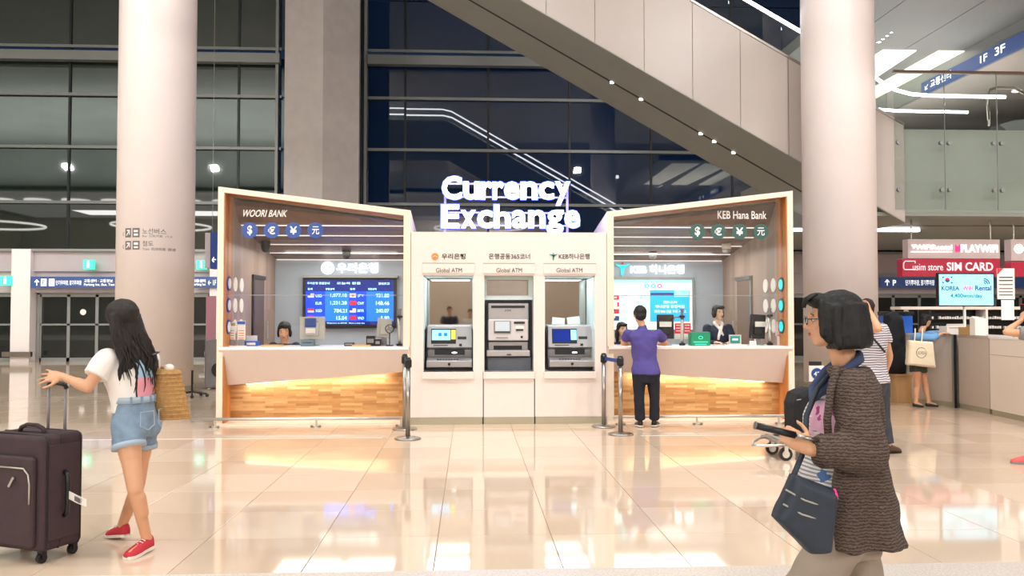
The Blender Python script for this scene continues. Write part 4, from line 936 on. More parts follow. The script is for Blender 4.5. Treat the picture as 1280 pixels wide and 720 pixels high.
def sleeve(mb, B, S, t_, g0=.018, g1=.022, long=False):
    sh, el, wr = getattr(B, 'sh'+S), getattr(B, 'el'+S), getattr(B, 'wr'+S); k = B.k
    if not long: cap(mb, sh, (.054)*k+g0, sh.lerp(el, t_), .045*k+g1, flat=(False, True))
    else: cap(mb, sh, .054*k+g0, el, .042*k+g0); cap(mb, el, .042*k+g0, el.lerp(wr, t_), .03*k+g1, flat=(False, True))
def leg(mb, B, S, t_, g0=.015, g1=.02, long=True):
    hi, kn, an = getattr(B, 'hip'+S), getattr(B, 'kn'+S), getattr(B, 'an'+S); k = B.k
    if long: cap(mb, hi, .092*k+g0, kn, .056*k+g0+.004); cap(mb, kn, .056*k+g0+.004, kn.lerp(an, t_), .045*k+g1, flat=(False, True))
    else: cap(mb, hi, .09*k+g0, hi.lerp(kn, t_), .078*k+g1, flat=(False, True))
def R_(B): return headR(B.look)
def hair_cap(B, m, root, parts, vox=.008, name='hair', dis=.012, label=None):
    k = B.k*B.__dict__.get('hk', 1.0); R = R_(B); mb = MB()
    for c, r in parts: mb.ell(B.head+R @ V([q*k for q in c]), [q*k for q in r], R, 16, 10)
    return obj(name, sculpt(mb, vox, 2, dis, .05, name), m, root, label=label)
SHORT = [((0, -.022, .042), (.082, .094, .08)), ((0, .045, .082), (.058, .045, .026)), ((.0, -.06, -.01), (.072, .05, .065)), ((.066, -.005, .03), (.016, .05, .04)), ((-.066, -.005, .03), (.016, .05, .04))]
# ---------------------------------------------------------------- materials for clothes
def stripes(name, c1, c2, freq, rough=.8, duty=.5, axis='Z', blotch=None):
    m = mat(name, c1, rough); nt = m.node_tree; b = nt.nodes['Principled BSDF']; tc = nt.nodes.new('ShaderNodeTexCoord'); s = nt.nodes.new('ShaderNodeSeparateXYZ')
    nt.links.new(tc.outputs['Object'], s.inputs[0])
    n = nt.nodes.new('ShaderNodeTexNoise'); n.inputs['Scale'].default_value = 6; nt.links.new(tc.outputs['Object'], n.inputs[0])
    ad = nt.nodes.new('ShaderNodeMath'); ad.operation = 'MULTIPLY_ADD'; ad.inputs[1].default_value = .03; nt.links.new(n.outputs[0], ad.inputs[0]); nt.links.new(s.outputs[axis], ad.inputs[2])
    fr = nt.nodes.new('ShaderNodeMath'); fr.operation = 'MULTIPLY'; fr.inputs[1].default_value = freq; nt.links.new(ad.outputs[0], fr.inputs[0])
    f2 = nt.nodes.new('ShaderNodeMath'); f2.operation = 'FRACT'; nt.links.new(fr.outputs[0], f2.inputs[0])
    gt = nt.nodes.new('ShaderNodeMath'); gt.operation = 'GREATER_THAN'; gt.inputs[1].default_value = duty; nt.links.new(f2.outputs[0], gt.inputs[0])
    mx = nt.nodes.new('ShaderNodeMix'); mx.data_type = 'RGBA'; mx.inputs[6].default_value = lin(c1); mx.inputs[7].default_value = lin(c2)
    nt.links.new(gt.outputs[0], mx.inputs[0]); out = mx.outputs[2]
    if blotch:
        for (cx, cy, cz, rad, col) in blotch:
            vd = nt.nodes.new('ShaderNodeVectorMath'); vd.operation = 'DISTANCE'; vd.inputs[1].default_value = (cx, cy, cz); nt.links.new(tc.outputs['Object'], vd.inputs[0])
            n2 = nt.nodes.new('ShaderNodeTexNoise'); n2.inputs['Scale'].default_value = 22; nt.links.new(tc.outputs['Object'], n2.inputs[0])
            sm = nt.nodes.new('ShaderNodeMath'); sm.operation = 'MULTIPLY_ADD'; sm.inputs[1].default_value = .22; nt.links.new(n2.outputs[0], sm.inputs[0]); nt.links.new(vd.outputs['Value'], sm.inputs[2])
            lt = nt.nodes.new('ShaderNodeMath'); lt.operation = 'LESS_THAN'; lt.inputs[1].default_value = rad+.1; nt.links.new(sm.outputs[0], lt.inputs[0])
            m2 = nt.nodes.new('ShaderNodeMix'); m2.data_type = 'RGBA'; m2.inputs[7].default_value = lin(col); nt.links.new(lt.outputs[0], m2.inputs[0]); nt.links.new(out, m2.inputs[6]); out = m2.outputs[2]
    nt.links.new(out, b.inputs['Base Color']); return m
mat('tee_white', 'EDE6E0', .85, bump=.15, bs=14); mat('denim', '7E93A8', .9, var=.14, vs=14, bump=.3, bs=200); mat('denim_edge', 'A4B4C2', .9)
mat('red_canvas', 'C4303E', .8, bump=.2, bs=200); mat('rubber_white', 'E9E2DA', .6); mat('straw', 'B98F58', .85, var=.15, vs=40, bump=.8, bs=70)
mat('purple_cotton', '50468C', .85, var=.04, bump=.2, bs=12); mat('navy_trouser', '1B1D2B', .85, bump=.2, bs=14); mat('navy_jacket', '232B40', .8)
mat('khaki', '97887A', .85, var=.05, bump=.2, bs=12); mat('bag_navy', '27303C', .6, bump=.15, bs=25); mat('zip', 'B9B5A8', .35, metal=.6)
mat('case_cloth', '3E2C30', .75, var=.1, vs=12, bump=.4, bs=250); mat('blue_shirt', '6E9FD0', .85, bump=.2, bs=14); mat('canvas_bag', 'E4D6BC', .85, bump=.2, bs=30)
mat('dark_green_cloth', '3A4438', .85); mat('dark_jeans', '3C3F46', .85, var=.08); mat('grey_tee', '85888A', .85, bump=.2, bs=12); mat('brown_leather', '5A3E30', .5)
mat('coral_shoe', 'E0605E', .7); mat('grey_shoe', '8E8480', .7)
def knit():
    m = mat('brown_knit', '6B5A50', .95); nt = m.node_tree; b = nt.nodes['Principled BSDF']; tc = nt.nodes.new('ShaderNodeTexCoord')
    wv = nt.nodes.new('ShaderNodeTexWave'); wv.bands_direction = 'Z'; wv.inputs['Scale'].default_value = 26; wv.inputs['Distortion'].default_value = 5; wv.inputs['Detail'].default_value = 2; wv.inputs['Detail Scale'].default_value = 3
    nt.links.new(tc.outputs['Object'], wv.inputs[0]); r = nt.nodes.new('ShaderNodeValToRGB'); r.color_ramp.elements[0].color = lin('3E322D'); r.color_ramp.elements[1].color = lin('6B5A50')
    nt.links.new(wv.outputs[0], r.inputs[0]); nt.links.new(r.outputs[0], b.inputs['Base Color'])
    n = nt.nodes.new('ShaderNodeTexNoise'); n.inputs['Scale'].default_value = 160; nt.links.new(tc.outputs['Object'], n.inputs[0]); ad = nt.nodes.new('ShaderNodeMath'); nt.links.new(n.outputs[0], ad.inputs[0]); nt.links.new(wv.outputs[0], ad.inputs[1])
    bp = nt.nodes.new('ShaderNodeBump'); bp.inputs['Strength'].default_value = .6; bp.inputs['Distance'].default_value = .006; nt.links.new(ad.outputs[0], bp.inputs['Height']); nt.links.new(bp.outputs[0], b.inputs['Normal'])
knit()
# ================================================================ GIRL WITH SUITCASE (left)
G = Body(face=(-.62, .78, 0), look=(-.8, .6, -.02), k=.97, hw=1.0, leg=.98,
         head=J(151, 398, 5.86), neck=J(160, 438, 5.87),
         shL=J(133, 449, 5.72), shR=J(186, 450, 6.0), elL=J(110, 484, 5.62), wrL=J(79, 471, 5.68), elR=J(187, 492, 6.2), wrR=J(172, 486, 6.38),
         hipL=J(158, 533, 5.76), hipR=J(178, 533, 5.94), knL=J(169, 612, 5.66), knR=J(172, 606, 5.98), anL=J(183, 677, 5.76), anR=J(153, 662, 6.08), toeL=J(162, 688, 5.6), toeR=J(139, 674, 6.14),
         handL=dict(d=(-1, .1, .05), n=(0, -.8, .6), curl=.3, thumb=-1, spread=.4, s=1.1))
G.toeL.z = .03; G.toeR.z = .03; G.anL.z = .09; G.anR.z = .1
gt = add_person(G, 'girl seen from behind in white tee and denim shorts, hand on a suitcase', (-2.3, 5.85, 0), 'skin_b', .0065)
mb = MB(); G.torso(mb, .022, .2, 1.0, wide=.002); 
for S in 'LR': sleeve(mb, G, S, .62, .022, .036)
cap(mb, G.neck-V((0, 0, .03)), .075, G.neck+V((0, 0, .0)), .06)
tee = obj('tee', sculpt(mb, .009, 4, .022, .13, 'tee'), 'tee_white', gt)
mb = MB(); G.torso(mb, .02, -.25, -.35) if False else None
hc = (G.hipL+G.hipR)/2
loft(mb, [(hc-V((0, 0, .07)), G.pr, G.pf, .15, .11), (hc+V((0, 0, .0)), G.pr, G.pf, .178, .135), (hc+V((0, 0, .06)), G.pr, G.pf, .174, .13), (hc+V((0, 0, .14)), G.pr, G.pf, .152, .112), (hc+V((0, 0, .2)), G.pr, G.pf, .14, .104)])
for S, kn in (('L', G.knL), ('R', G.knR)):
    hi = getattr(G, 'hip'+S); e = hi.lerp(kn, .3); cap(mb, hi+V((0, 0, .02)), .1, e, .1, flat=(False, True))
mb.ell(hc-G.pf*.06-G.pr*.07+V((0, 0, -.01)), (.085, .085, .085)); mb.ell(hc-G.pf*.06+G.pr*.07+V((0, 0, -.01)), (.085, .085, .085))
sh_ = obj('shorts', sculpt(mb, .009, 3, .008, .05, 'shorts'), 'denim', gt)
for S, kn in (('L', G.knL), ('R', G.knR)):
    hi = getattr(G, 'hip'+S); e = hi.lerp(kn, .27); e2 = hi.lerp(kn, .345); obj('cuff', MB().cyl(e, e2, .106, .108, n=28), 'denim_edge', sh_, smooth=True)
obj('waistband', MB().rings([hr(hc+V((0, 0, z)), G.pr, G.pf, a, b, 28) for z, a, b in ((.165, .153, .115), (.205, .147, .111))]), 'denim_edge', sh_, smooth=True)
def on_back(B, u, z, off):  # point on the back surface of the girl's hips/torso
    return hc-B.pf*off+B.pr*u+V((0, 0, z))
for s_ in (-1, 1):
    mb = MB(); u0 = .078*s_
    P = [(-.05, .11), (.05, .11), (.052, .02), (.0, -.01), (-.052, .02)]
    pts = []
    for a, z in P:
        x_ = u0+a; dep = .155*math.sqrt(max(.05, 1-(x_/.2)**2))+.012*(1-abs(z-.03)*6)*.6; pts.append(hc+G.pr*x_-G.pf*dep+V((0, 0, z)))
    mb.tube(pts, .0035, 5, True); obj('pocket_seam', mb, 'denim_edge', sh_)
for k_ in range(5):
    a = math.radians(-150+k_*30); p = hc+G.pr*(.152*math.cos(a))+G.pf*(.115*math.sin(a))+V((0, 0, .185)); obj('belt_loop', MB().obox(p, (.012, .012, .05), rz=a), 'denim', sh_)
# print on the back of the tee: black frame, pink and blue field, green leaf
def tee_patch(name, u0, u1, v0, v1, m, d_):
    mb = MB(); n = 8; sh = (G.shL+G.shR)/2
    me_ = tee.data; 
    from mathutils.bvhtree import BVHTree
    global _bvh, _off
    if '_bvh' not in globals():
        _off = base(gt); _bvh = BVHTree.FromPolygons([v.co+_off for v in me_.vertices], [tuple(p.vertices) for p in me_.polygons])
    vs = []
    for j in range(n+1):
        for i in range(n+1):
            o_ = hc+G.cr*(u0+(u1-u0)*i/n)+V((0, 0, v0+(v1-v0)*j/n))-G.cf*.6
            hit = _bvh.ray_cast(o_, G.cf, 1.0)[0]
            vs.append((hit if hit else o_+G.cf*.48)-G.cf*d_)
    mb.add(vs, [(j*(n+1)+i, j*(n+1)+i+1, (j+1)*(n+1)+i+1, (j+1)*(n+1)+i) for j in range(n) for i in range(n)])
    return obj(name, mb, m, tee, smooth=True)
mat('print_pink', 'E79AA8', .8); mat('print_blue', '9CC0D8', .8); mat('print_green', '5E7A3C', .8)
tee_patch('print_frame', -.06, .125, .185, .50, 'letter_black', .003); tee_patch('print_field', -.05, .115, .195, .33, 'print_pink', .006); tee_patch('print_field', -.05, .115, .33, .49, 'print_blue', .006)
# long wavy hair
R = headR(G.look); k = .97; mb = MB(); hd = G.head
mb.ell(hd+R @ V((0, -.02, .032)), (.106, .116, .102), R, 18, 12); mb.ell(hd+R @ V((0, .045, .075)), (.06, .05, .03), R)
bk = -G.f; sp = hd+bk*.05
rows = []
for z, w_, d_, o_ in ((.03, .108, .09, .02), (-.08, .122, .09, .035), (-.17, .138, .08, .06), (-.26, .155, .065, .085), (-.34, .15, .052, .105), (-.41, .115, .04, .11), (-.46, .06, .025, .112)):
    rows.append((hd+bk*o_+V((0, 0, z))+G.cr*(.02+.095*min(1, -z/.3 if z < 0 else 0)), G.cr, G.cf, w_, d_))
loft(mb, rows)
random.seed(7)
for i in range(30):
    a = random.uniform(-1, 1); L_ = random.uniform(.36, .5); pts = []; ph = random.uniform(0, 6)
    for j in range(9):
        z = .03-j*L_/8*1.0; wv = .012*math.sin(ph+j*1.3)*min(1, j/3)
        w_ = .1+.05*min(1, j/5); dd = math.sqrt(max(0, 1-(a*.92)**2))
        pts.append(hd+V((0, 0, z))+G.cr*(a*w_+wv+.095*min(1, j/6))+bk*(.02+.045*dd+.085*min(1, j/6)+wv*.6+.012))
    mb.tube(pts, [.014, .015, .016, .016, .015, .014, .012, .009, .004], 6)
hl_ = obj('hair', sculpt(mb, .0065, 1, .006, .03, 'hair'), 'hair_brown', gt)
for i in range(14):
    a = random.uniform(-1.05, 1.05); L_ = random.uniform(.36, .5); pts = []; ph = random.uniform(0, 6)
    for j in range(10):
        z = -.02-j*L_/9; wv = .014*math.sin(ph+j*1.2); w_ = .11+.05*min(1, j/5); dd = math.sqrt(max(0, 1-min(1, abs(a))**2))
        pts.append(hd+V((0, 0, z))+G.cr*(a*w_+wv+.095*min(1, j/6))+bk*(.035+.055*dd+.085*min(1, j/6)+wv*.5+.014))
    if i == 0: lk = MB()
    lk.tube(pts, [.005]*8+[.0035, .0015], 5)
tag(obj('loose_locks', lk, 'hair_brown', hl_, smooth=True), kind='stuff')
for S in 'LR': 
    s_ = G.shoe(S, gt, 'red_canvas', 'rubber_white', .07)
    an, to = getattr(G, 'an'+S), getattr(G, 'toe'+S); d = (to-an); d.z = 0; d.normalize(); u = d.cross(V((0, 0, 1)))
    lm = MB()
    for q in range(4):
        c = an+d*(.045+.022*q); c.z = .092-.009*q; lm.tube([c-u*.024+V((0, 0, -.008)), c, c+u*.024+V((0, 0, -.008))], .004, 5)
    obj('laces', lm, 'rubber_white', s_)
# straw bag on the right shoulder
bc = J(213, 490, 6.0); bt = thing('straw_bag', 'woven straw shoulder bag hanging at the right hip of the girl', 'bag', bc-V((0, 0, .2)))
ru = V((.93, .36, 0)).normalized(); rf_ = V((-.36, .93, 0))
sb = MB(); tilt = lambda z: ru*(.06*-(z))
rows = [(-.19, .095, .04, .02), (-.17, .115, .05, .015), (-.05, .105, .055, .0), (.08, .088, .05, -.01), (.155, .078, .042, -.015)]
sb.rings([hr(bc+V((0, 0, z))+ru*o_+V((0, 0, 0)), ru, rf_, a, b, 24) for z, a, b, o_ in rows], True)
bag = obj('bag_body', sb, 'straw', bt, smooth=True)
for q in range(12):
    z = -.18+.028*q; t_ = (z+.19)/.345; a = .112-.036*max(0, t_)+.003; obj('woven_row', MB().tube([bc+V((0, 0, z))+ru*(.016-.033*t_+a*math.cos(th))+rf_*((.052)*math.sin(th)) for th in [2*math.pi*i/20 for i in range(20)]], .0065, 5, True), 'straw', bag, smooth=True)
for o_ in (-.03, .04):
    obj('strap', MB().tube([bc+V((0, 0, .15))+ru*(-.06)+rf_*o_, G.shR+V((.03, 0, -.05))+rf_*o_*.8, G.shR+V((0, 0, .066))+rf_*o_*.6, G.shR+rf_*(.07+o_*.3)+V((0, 0, -.04)), bc+V((0, 0, .15))+ru*.03+rf_*(.05)], .009, 6), 'straw', bt, smooth=True)
obj('cloth', MB().ell(bc+V((0, 0, .165))-ru*.01, (.035, .03, .03)), 'tee_white', bt, smooth=True)
# ================================================================ SUITCASE
cs = thing('suitcase', 'large dark maroon fabric suitcase on wheels beside the girl', 'suitcase', (-2.66, 5.47, 0), rz=math.radians(-24))
W_, D_, H0, H1 = .52, .31, .075, .80      # local: x to the left (negative), y back
def csb(a, b): return MB().box(a, b)
obj('shell', csb((-W_, 0, H0), (0, D_, H1)), 'case_cloth', cs, local=True, bevel=.035, seg=4)
obj('front_pocket', csb((-W_+.03, -.035, H0+.03), (-.05, .01, H1-.13)), 'case_cloth', cs, local=True, bevel=.02, seg=3)
obj('side_panel', csb((-.01, .035, H0+.06), (.008, D_-.035, H1-.06)), 'case_cloth', cs, local=True, bevel=.008)
for y0 in (.03, .13, D_-.03):
    obj('piping', MB().tube([(-W_+.02, y0, H1+.0), (-.03, y0, H1+.0), (-.006, y0, H1-.012), (.003, y0, H1-.04), (.003, y0, H0+.04), (-.01, y0, H0+.005), (-W_+.02, y0, H0)], .0045, 6), 'black_plastic', cs, local=True, smooth=True)
obj('pocket_zip', MB().tube([(-W_+.06, -.04, H1-.2), (-.12, -.04, H1-.2), (-.08, -.04, H1-.235), (-.07, -.038, H1-.3), (-.07, -.038, H1-.42)], .006, 6), 'zip', cs, local=True, smooth=True)
obj('zip_pull', MB().obox((-.22, -.045, H1-.29), (.016, .008, .075), ry=.6), 'zip', cs, local=True); obj('zip_pull', MB().obox((-.035, .12, .42), (.012, .012, .09), ry=.25).obox((-.02, .118, .44), (.012, .012, .06), ry=-.4), 'zip', cs, local=True)
obj('carry_handle', MB().tube([(-.36, .12, H1-.01), (-.34, .12, H1+.03), (-.29, .12, H1+.048), (-.2, .12, H1+.048), (-.15, .12, H1+.03), (-.13, .12, H1-.01)], .014, 8), 'case_cloth', cs, local=True, smooth=True)
obj('side_handle', MB().tube([(.008, .15, .56), (.035, .15, .54), (.04, .15, .48), (.04, .15, .36), (.035, .15, .3), (.008, .15, .28)], .015, 8), 'black_plastic', cs, local=True, smooth=True)
for x_ in (-.10, -.25):
    obj('telescopic_tube', MB().cyl((x_-.02, .26, H1-.02), (x_-.02, .26, 1.09), .0095, n=10), 'case_grey', cs, local=True, smooth=True)
obj('telescopic_grip', MB().tube([(-.28, .26, 1.075), (-.265, .26, 1.1), (-.195, .26, 1.108), (-.125, .26, 1.1), (-.11, .26, 1.075)], .015, 8), 'black_plastic', cs, local=True, smooth=True)
for x_, y_ in ((-.05, .04), (-.05, D_-.04), (-W_+.05, .04), (-W_+.05, D_-.04)):
    w_ = obj('caster', MB().cyl((x_-.014, y_, .032), (x_+.014, y_, .032), .032, n=18), 'black_plastic', cs, local=True); obj('caster_fork', MB().box((x_-.022, y_-.012, .03), (x_+.022, y_+.022, H0+.01)), 'black_plastic', w_, local=True)
lt = MB(); lt.add([(.04, .15, .44), (.04, .15, .39), (.15, .12, .375), (.15, .12, .425), (.25, .1, .365), (.25, .1, .41)], [(0, 1, 2, 3), (3, 2, 4, 5)])
obj('tag_string', MB().tube([(.03, .15, .5), (.04, .15, .46), (.045, .148, .42)], .003, 5), 'paper', cs, local=True)
tg = obj('luggage_tag', lt, 'paper', cs, local=True); tg.modifiers.new('s', 'SOLIDIFY').thickness = .003
obj('tag_print', MB().add([(.13, .12, .42), (.13, .12, .39), (.2, .10, .38), (.2, .10, .41)], [(0, 1, 2, 3)]), 'letter_grey', tg, local=True)
# ================================================================ WOMAN IN BROWN CARDIGAN (right front)
Yw = 3.4
Wm = Body(face=(-.98, .2, 0), look=(-.97, .26, -.03), k=.98, hw=1.05, head=J(1040, 401, 3.42), neck=J(1056, 452, 3.42),
          shL=J(1068, 488, 3.25), shR=J(1058, 486, 3.6), elL=J(1083, 566, 3.16), wrL=J(1013, 563, 3.18), elR=J(1070, 560, 3.74), wrR=J(1030, 600, 3.66),
          hipL=J(1060, 655, 3.33), hipR=J(1058, 655, 3.5), knL=J(992, 765, 3.3), knR=J(1085, 775, 3.5), anL=J(1000, 865, 3.3), anR=J(1130, 850, 3.5), toeL=J(960, 875, 3.28), toeR=J(1095, 880, 3.48),
          handL=dict(d=(-.75, .15, .55), n=(-.25, -.9, .35), curl=1.35, thumb=1, s=1.0, spread=.02), handR=dict(d=(-.6, -.2, -.75), n=(-.3, .9, 0), curl=.7, thumb=1))
Wm.toeL.z = .03; Wm.toeR.z = .03; Wm.anL.z = .09; Wm.anR.z = .12
wt = add_person(Wm, 'woman in brown knit cardigan and glasses walking left past the camera', (1.55, 3.4, 0), 'skin_b', .0065, lips='A85A50')
# trousers
mb = MB(); hcw = (Wm.hipL+Wm.hipR)/2
loft(mb, [(hcw+V((0, 0, -.12)), Wm.pr, Wm.pf, .15, .12), (hcw, Wm.pr, Wm.pf, .19, .15), (hcw+V((0, 0, .12)), Wm.pr, Wm.pf, .17, .13), (hcw+V((0, 0, .2)), Wm.pr, Wm.pf, .155, .12)])
for S in 'LR':
    hi, kn, an = getattr(Wm, 'hip'+S), getattr(Wm, 'kn'+S), getattr(Wm, 'an'+S); cap(mb, hi, .11, kn, .095); cap(mb, kn, .095, kn.lerp(an, .88), .12, flat=(False, True))
obj('trousers', sculpt(mb, .011, 4, .03, .12, 'trousers'), 'khaki', wt)
# striped tee with a flower print
mb = MB(); Wm.torso(mb, .02, -.06, 1.0); mb.ell(hcw+V((0, 0, .2))+Wm.pf*.05, (.14, .16, .2)); mb.ell(hcw+V((0, 0, .42))+Wm.pf*.06, (.11, .12, .11))
o_ = base(wt); fr = hcw+Wm.pf*.17
fl_ = J(1022, 515, 3.3)-o_; fl2 = J(1018, 560, 3.3)-o_; fl3 = J(1034, 598, 3.28)-o_
stripes('flower_stripes', 'D8D4D4', '8C8A92', 62, duty=.55, blotch=[(fl_.x, fl_.y, fl_.z, .15, 'DBA6C0'), (fl_.x, fl_.y, fl_.z, .07, 'A8407E'), (fl2.x, fl2.y, fl2.z, .06, 'DDA0B8'), (fl3.x, fl3.y, fl3.z, .035, '46689C')])
obj('striped_tee', sculpt(mb, .01, 4, .015, .1, 'striped_tee'), 'flower_stripes', wt)
nk = Wm.neck; obj('collar', sculpt(MB().tube([nk+V((.06, -.0, .03)), nk+V((.03, -.075, .015)), nk+V((-.05, -.075, -.045)), nk+V((-.115, -.05, -.115)), nk+V((-.135, -.0, -.15)), nk+V((-.115, .05, -.115)), nk+V((-.05, .075, -.045)), nk+V((.03, .075, .015))], .02, 8, True), .008, 2, name='collar'), mat('navy_collar', '3C4768', .85), wt)
# cardigan: open front shell
mb = MB(); rows = []
def crow(px0, px1, py, d_, Yc=3.43):
    a, b = J(px0, py, 3.24), J(px1, py, 3.36); c = (a+b)/2; c.y = Yc; c.z = J(px0, py, 3.24).z; return (c, abs(b.x-a.x)/2, d_)
C_ = [crow(1040, 1086, 462, .12), crow(1036, 1094, 485, .2), crow(1035, 1098, 520, .205), crow(1038, 1098, 560, .2), crow(1030, 1106, 600, .21), crow(1024, 1113, 640, .225), crow(1024, 1120, 672, .235), crow(1026, 1124, 690, .238)]
sg_ = lambda q: math.copysign(abs(q)**.55, q)
mb.rings([[c+V((a*sg_(math.cos(2*math.pi*i/32))+.62*b*(1+sg_(math.sin(2*math.pi*i/32)))*(.5-.5*sg_(math.cos(2*math.pi*i/32))), b*sg_(math.sin(2*math.pi*i/32)), 0)) for i in range(32)] for c, a, b in C_])
sleeve(mb, Wm, 'L', .86, .038, .034, True); sleeve(mb, Wm, 'R', .86, .03, .03, True)
cm = sculpt(mb, .0095, 4, .03, .11, 'cardigan')
# folds along the skirt of the cardigan
for v in cm.vertices:
    if v.co.z < 1.0:
        q = min(1, (1.0-v.co.z)/.35); v.co.x += .012*q*math.sin(v.co.y*38+v.co.z*3); v.co.y += .014*q*math.sin(v.co.x*42)
cg = obj('cardigan', MB(), 'brown_knit', wt) if False else None
cg = obj('cardigan', cm, 'brown_knit', wt)
cm2 = MB(); c = C_
for S_ in (-1,):
    pts = [J(1046, 460, 3.26), J(1038, 490, 3.23), J(1034, 525, 3.22), J(1036, 552, 3.22)]; cm2.tube(pts, .016, 8)
obj('front_band', cm2, 'brown_knit', cg, smooth=True)
rb = MB(); wrd = (Wm.wrL-Wm.elL).normalized(); cap(rb, Wm.elL.lerp(Wm.wrL, .8), .068, Wm.elL.lerp(Wm.wrL, .93), .052, flat=(False, True)); obj('cuff', rb, 'brown_knit', cg, smooth=True)
# bobbed hair
R = headR(Wm.look); hd = Wm.head; P = lambda x, y, z: hd+R @ V((x, y, z)); mb = MB()
mb.ell(P(0, -.03, .045), (.098, .1, .083), R, 18, 12); mb.ell(P(0, .055, .088), (.07, .045, .03), R)
up_ = V((0, 0, 1)); rr = R @ V((1, 0, 0)); ff = R @ V((0, 1, 0))
loft(mb, [(P(0, -.055, .07), rr, ff, .098, .085), (P(0, -.06, .0), rr, ff, .112, .09), (P(0, -.062, -.06), rr, ff, .122, .094), (P(0, -.06, -.1), rr, ff, .118, .09), (P(0, -.055, -.115), rr, ff, .1, .078)])
for s_ in (-1, 1):
    cap(mb, P(s_*.078, .045, .06), .03, P(s_*.092, .05, -.05), .022, sq=.6); mb.ell(P(s_*.088, .02, -.01), (.02, .045, .085), R); cap(mb, P(s_*.085, -.01, .04), .035, P(s_*.1, -.01, -.09), .028, sq=.7)
random.seed(3)
for i in range(0):
    th = random.uniform(-2.5, 2.5)+math.pi*1.5; a = P(.06*math.cos(th), -.03+.06*math.sin(th), .11); pts = [a]
    for q, (rad, z) in enumerate(((.1, .07), (.112, .0), (.122, -.06), (.115, -.118))): pts.append(P(rad*math.cos(th)*1.0, -.05+rad*.85*math.sin(th), z-random.uniform(0, .012)))
    mb.tube(pts, [.006, .011, .012, .011, .004], 6)
hb = obj('hair', sculpt(mb, .006, 1, .006, .03, 'hair'), 'hair_black', wt)
fr_ = MB()
for i in range(14):
    x_ = -.06+.12*i/13; fr_.tube([P(x_*.8, .06, .112), P(x_, .1, .09+random.uniform(-.004, .006)), P(x_*1.05, .108, .062+random.uniform(-.008, .008))], [.006, .005, .002], 5)
obj('fringe', fr_, 'hair_black', hb, smooth=True)
gl = MB()
for s_ in (-1, 1):
    gl.tube([P(s_*.033+.024*math.cos(a), .103, .004+.017*math.sin(a)) for a in [2*math.pi*i/16 for i in range(16)]], .0018, 5, True); gl.tube([P(s_*.057, .101, .01), P(s_*.075, .05, .01), P(s_*.078, -.0, .008)], .0022, 5)
gl.tube([P(-.009, .103, .008), P(0, .106, .011), P(.009, .103, .008)], .0018, 5)
g_ = obj('glasses', gl, 'letter_black', wt, smooth=True); 
for s_ in (-1, 1): obj('lens', MB().cyl(P(s_*.033, .1025, .004), P(s_*.033, .1035, .004), .0165, n=18), 'clear_glass', g_)
for S in 'LR': Wm.shoe(S, wt, 'brown_leather', 'black_plastic', .07)
# cart grip bar in her hand
hp = Wm.wrL; a = J(945, 532, 3.16); b = J(1010, 548, 3.15)
t = thing('grip_bar', 'black padded grip bar in the hand of the woman in brown cardigan', 'handle', a)
obj('padded_grip', MB().cyl(a, a.lerp(b, .75), .0135, n=14), 'black_plastic', t, smooth=True); obj('bare_tube', MB().cyl(a.lerp(b, .75), b+(b-a)*.2, .008, n=12), 'steel', t, smooth=True); obj('end_plug', MB().cyl(a-(b-a).normalized()*.006, a, .015, n=14), 'letter_grey', t)
# navy sling bag
c4 = [J(992, 592, 3.12), J(1046, 612, 3.12), J(1036, 690, 3.12), J(1012, 692, 3.12), J(967, 648, 3.12)]
sg2 = thing('sling_bag', 'dark navy sling bag with two silver zips at the hip of the woman in cardigan', 'bag', c4[3])
poly = [(p.x, p.z) for p in c4][::-1]
def inset(mb, poly, rows):
    cx = sum(p[0] for p in poly)/len(poly); cz = sum(p[1] for p in poly)/len(poly); n = 6; P = []
    for i in range(len(poly)):
        a, b = poly[i], poly[(i+1) % len(poly)]
        for j in range(n): P.append((a[0]+(b[0]-a[0])*j/n, a[1]+(b[1]-a[1])*j/n))
    mb.rings([[(cx+(x-cx)*s_, y, cz+(z-cz)*s_) for x, z in P] for s_, y in rows]); return mb
bm2 = sculpt(inset(MB(), poly, [(.8, 3.07), (.95, 3.085), (1.0, 3.11), (.97, 3.17), (.8, 3.19)]), .006, 5, .006, .06, 'bag_body')
bb = obj('bag_body', bm2, 'bag_navy', sg2)
for (x0, y0), (x1, y1) in (((982, 612), (1030, 633)), ((979, 630), (1026, 650))): obj('zip', MB().tube([J(x0, y0, 3.085), J((x0+x1)/2, (y0+y1)/2+3, 3.068), J(x1, y1, 3.075)], .0035, 6), 'zip', bb)
obj('shoulder_strap', MB().tube([J(992, 594, 3.14), J(1000, 575, 3.2), J(1006, 560, 3.24), J(1008, 520, 3.28), J(1022, 485, 3.32), J(1040, 466, 3.4), J(1050, 462, 3.55)], .011, 8), 'bag_navy', sg2, smooth=True)
obj('zip_pull', MB().tube([J(1043, 612, 3.1), J(1045, 618, 3.08), J(1046, 624, 3.08)], .006, 6), 'pink', sg2)
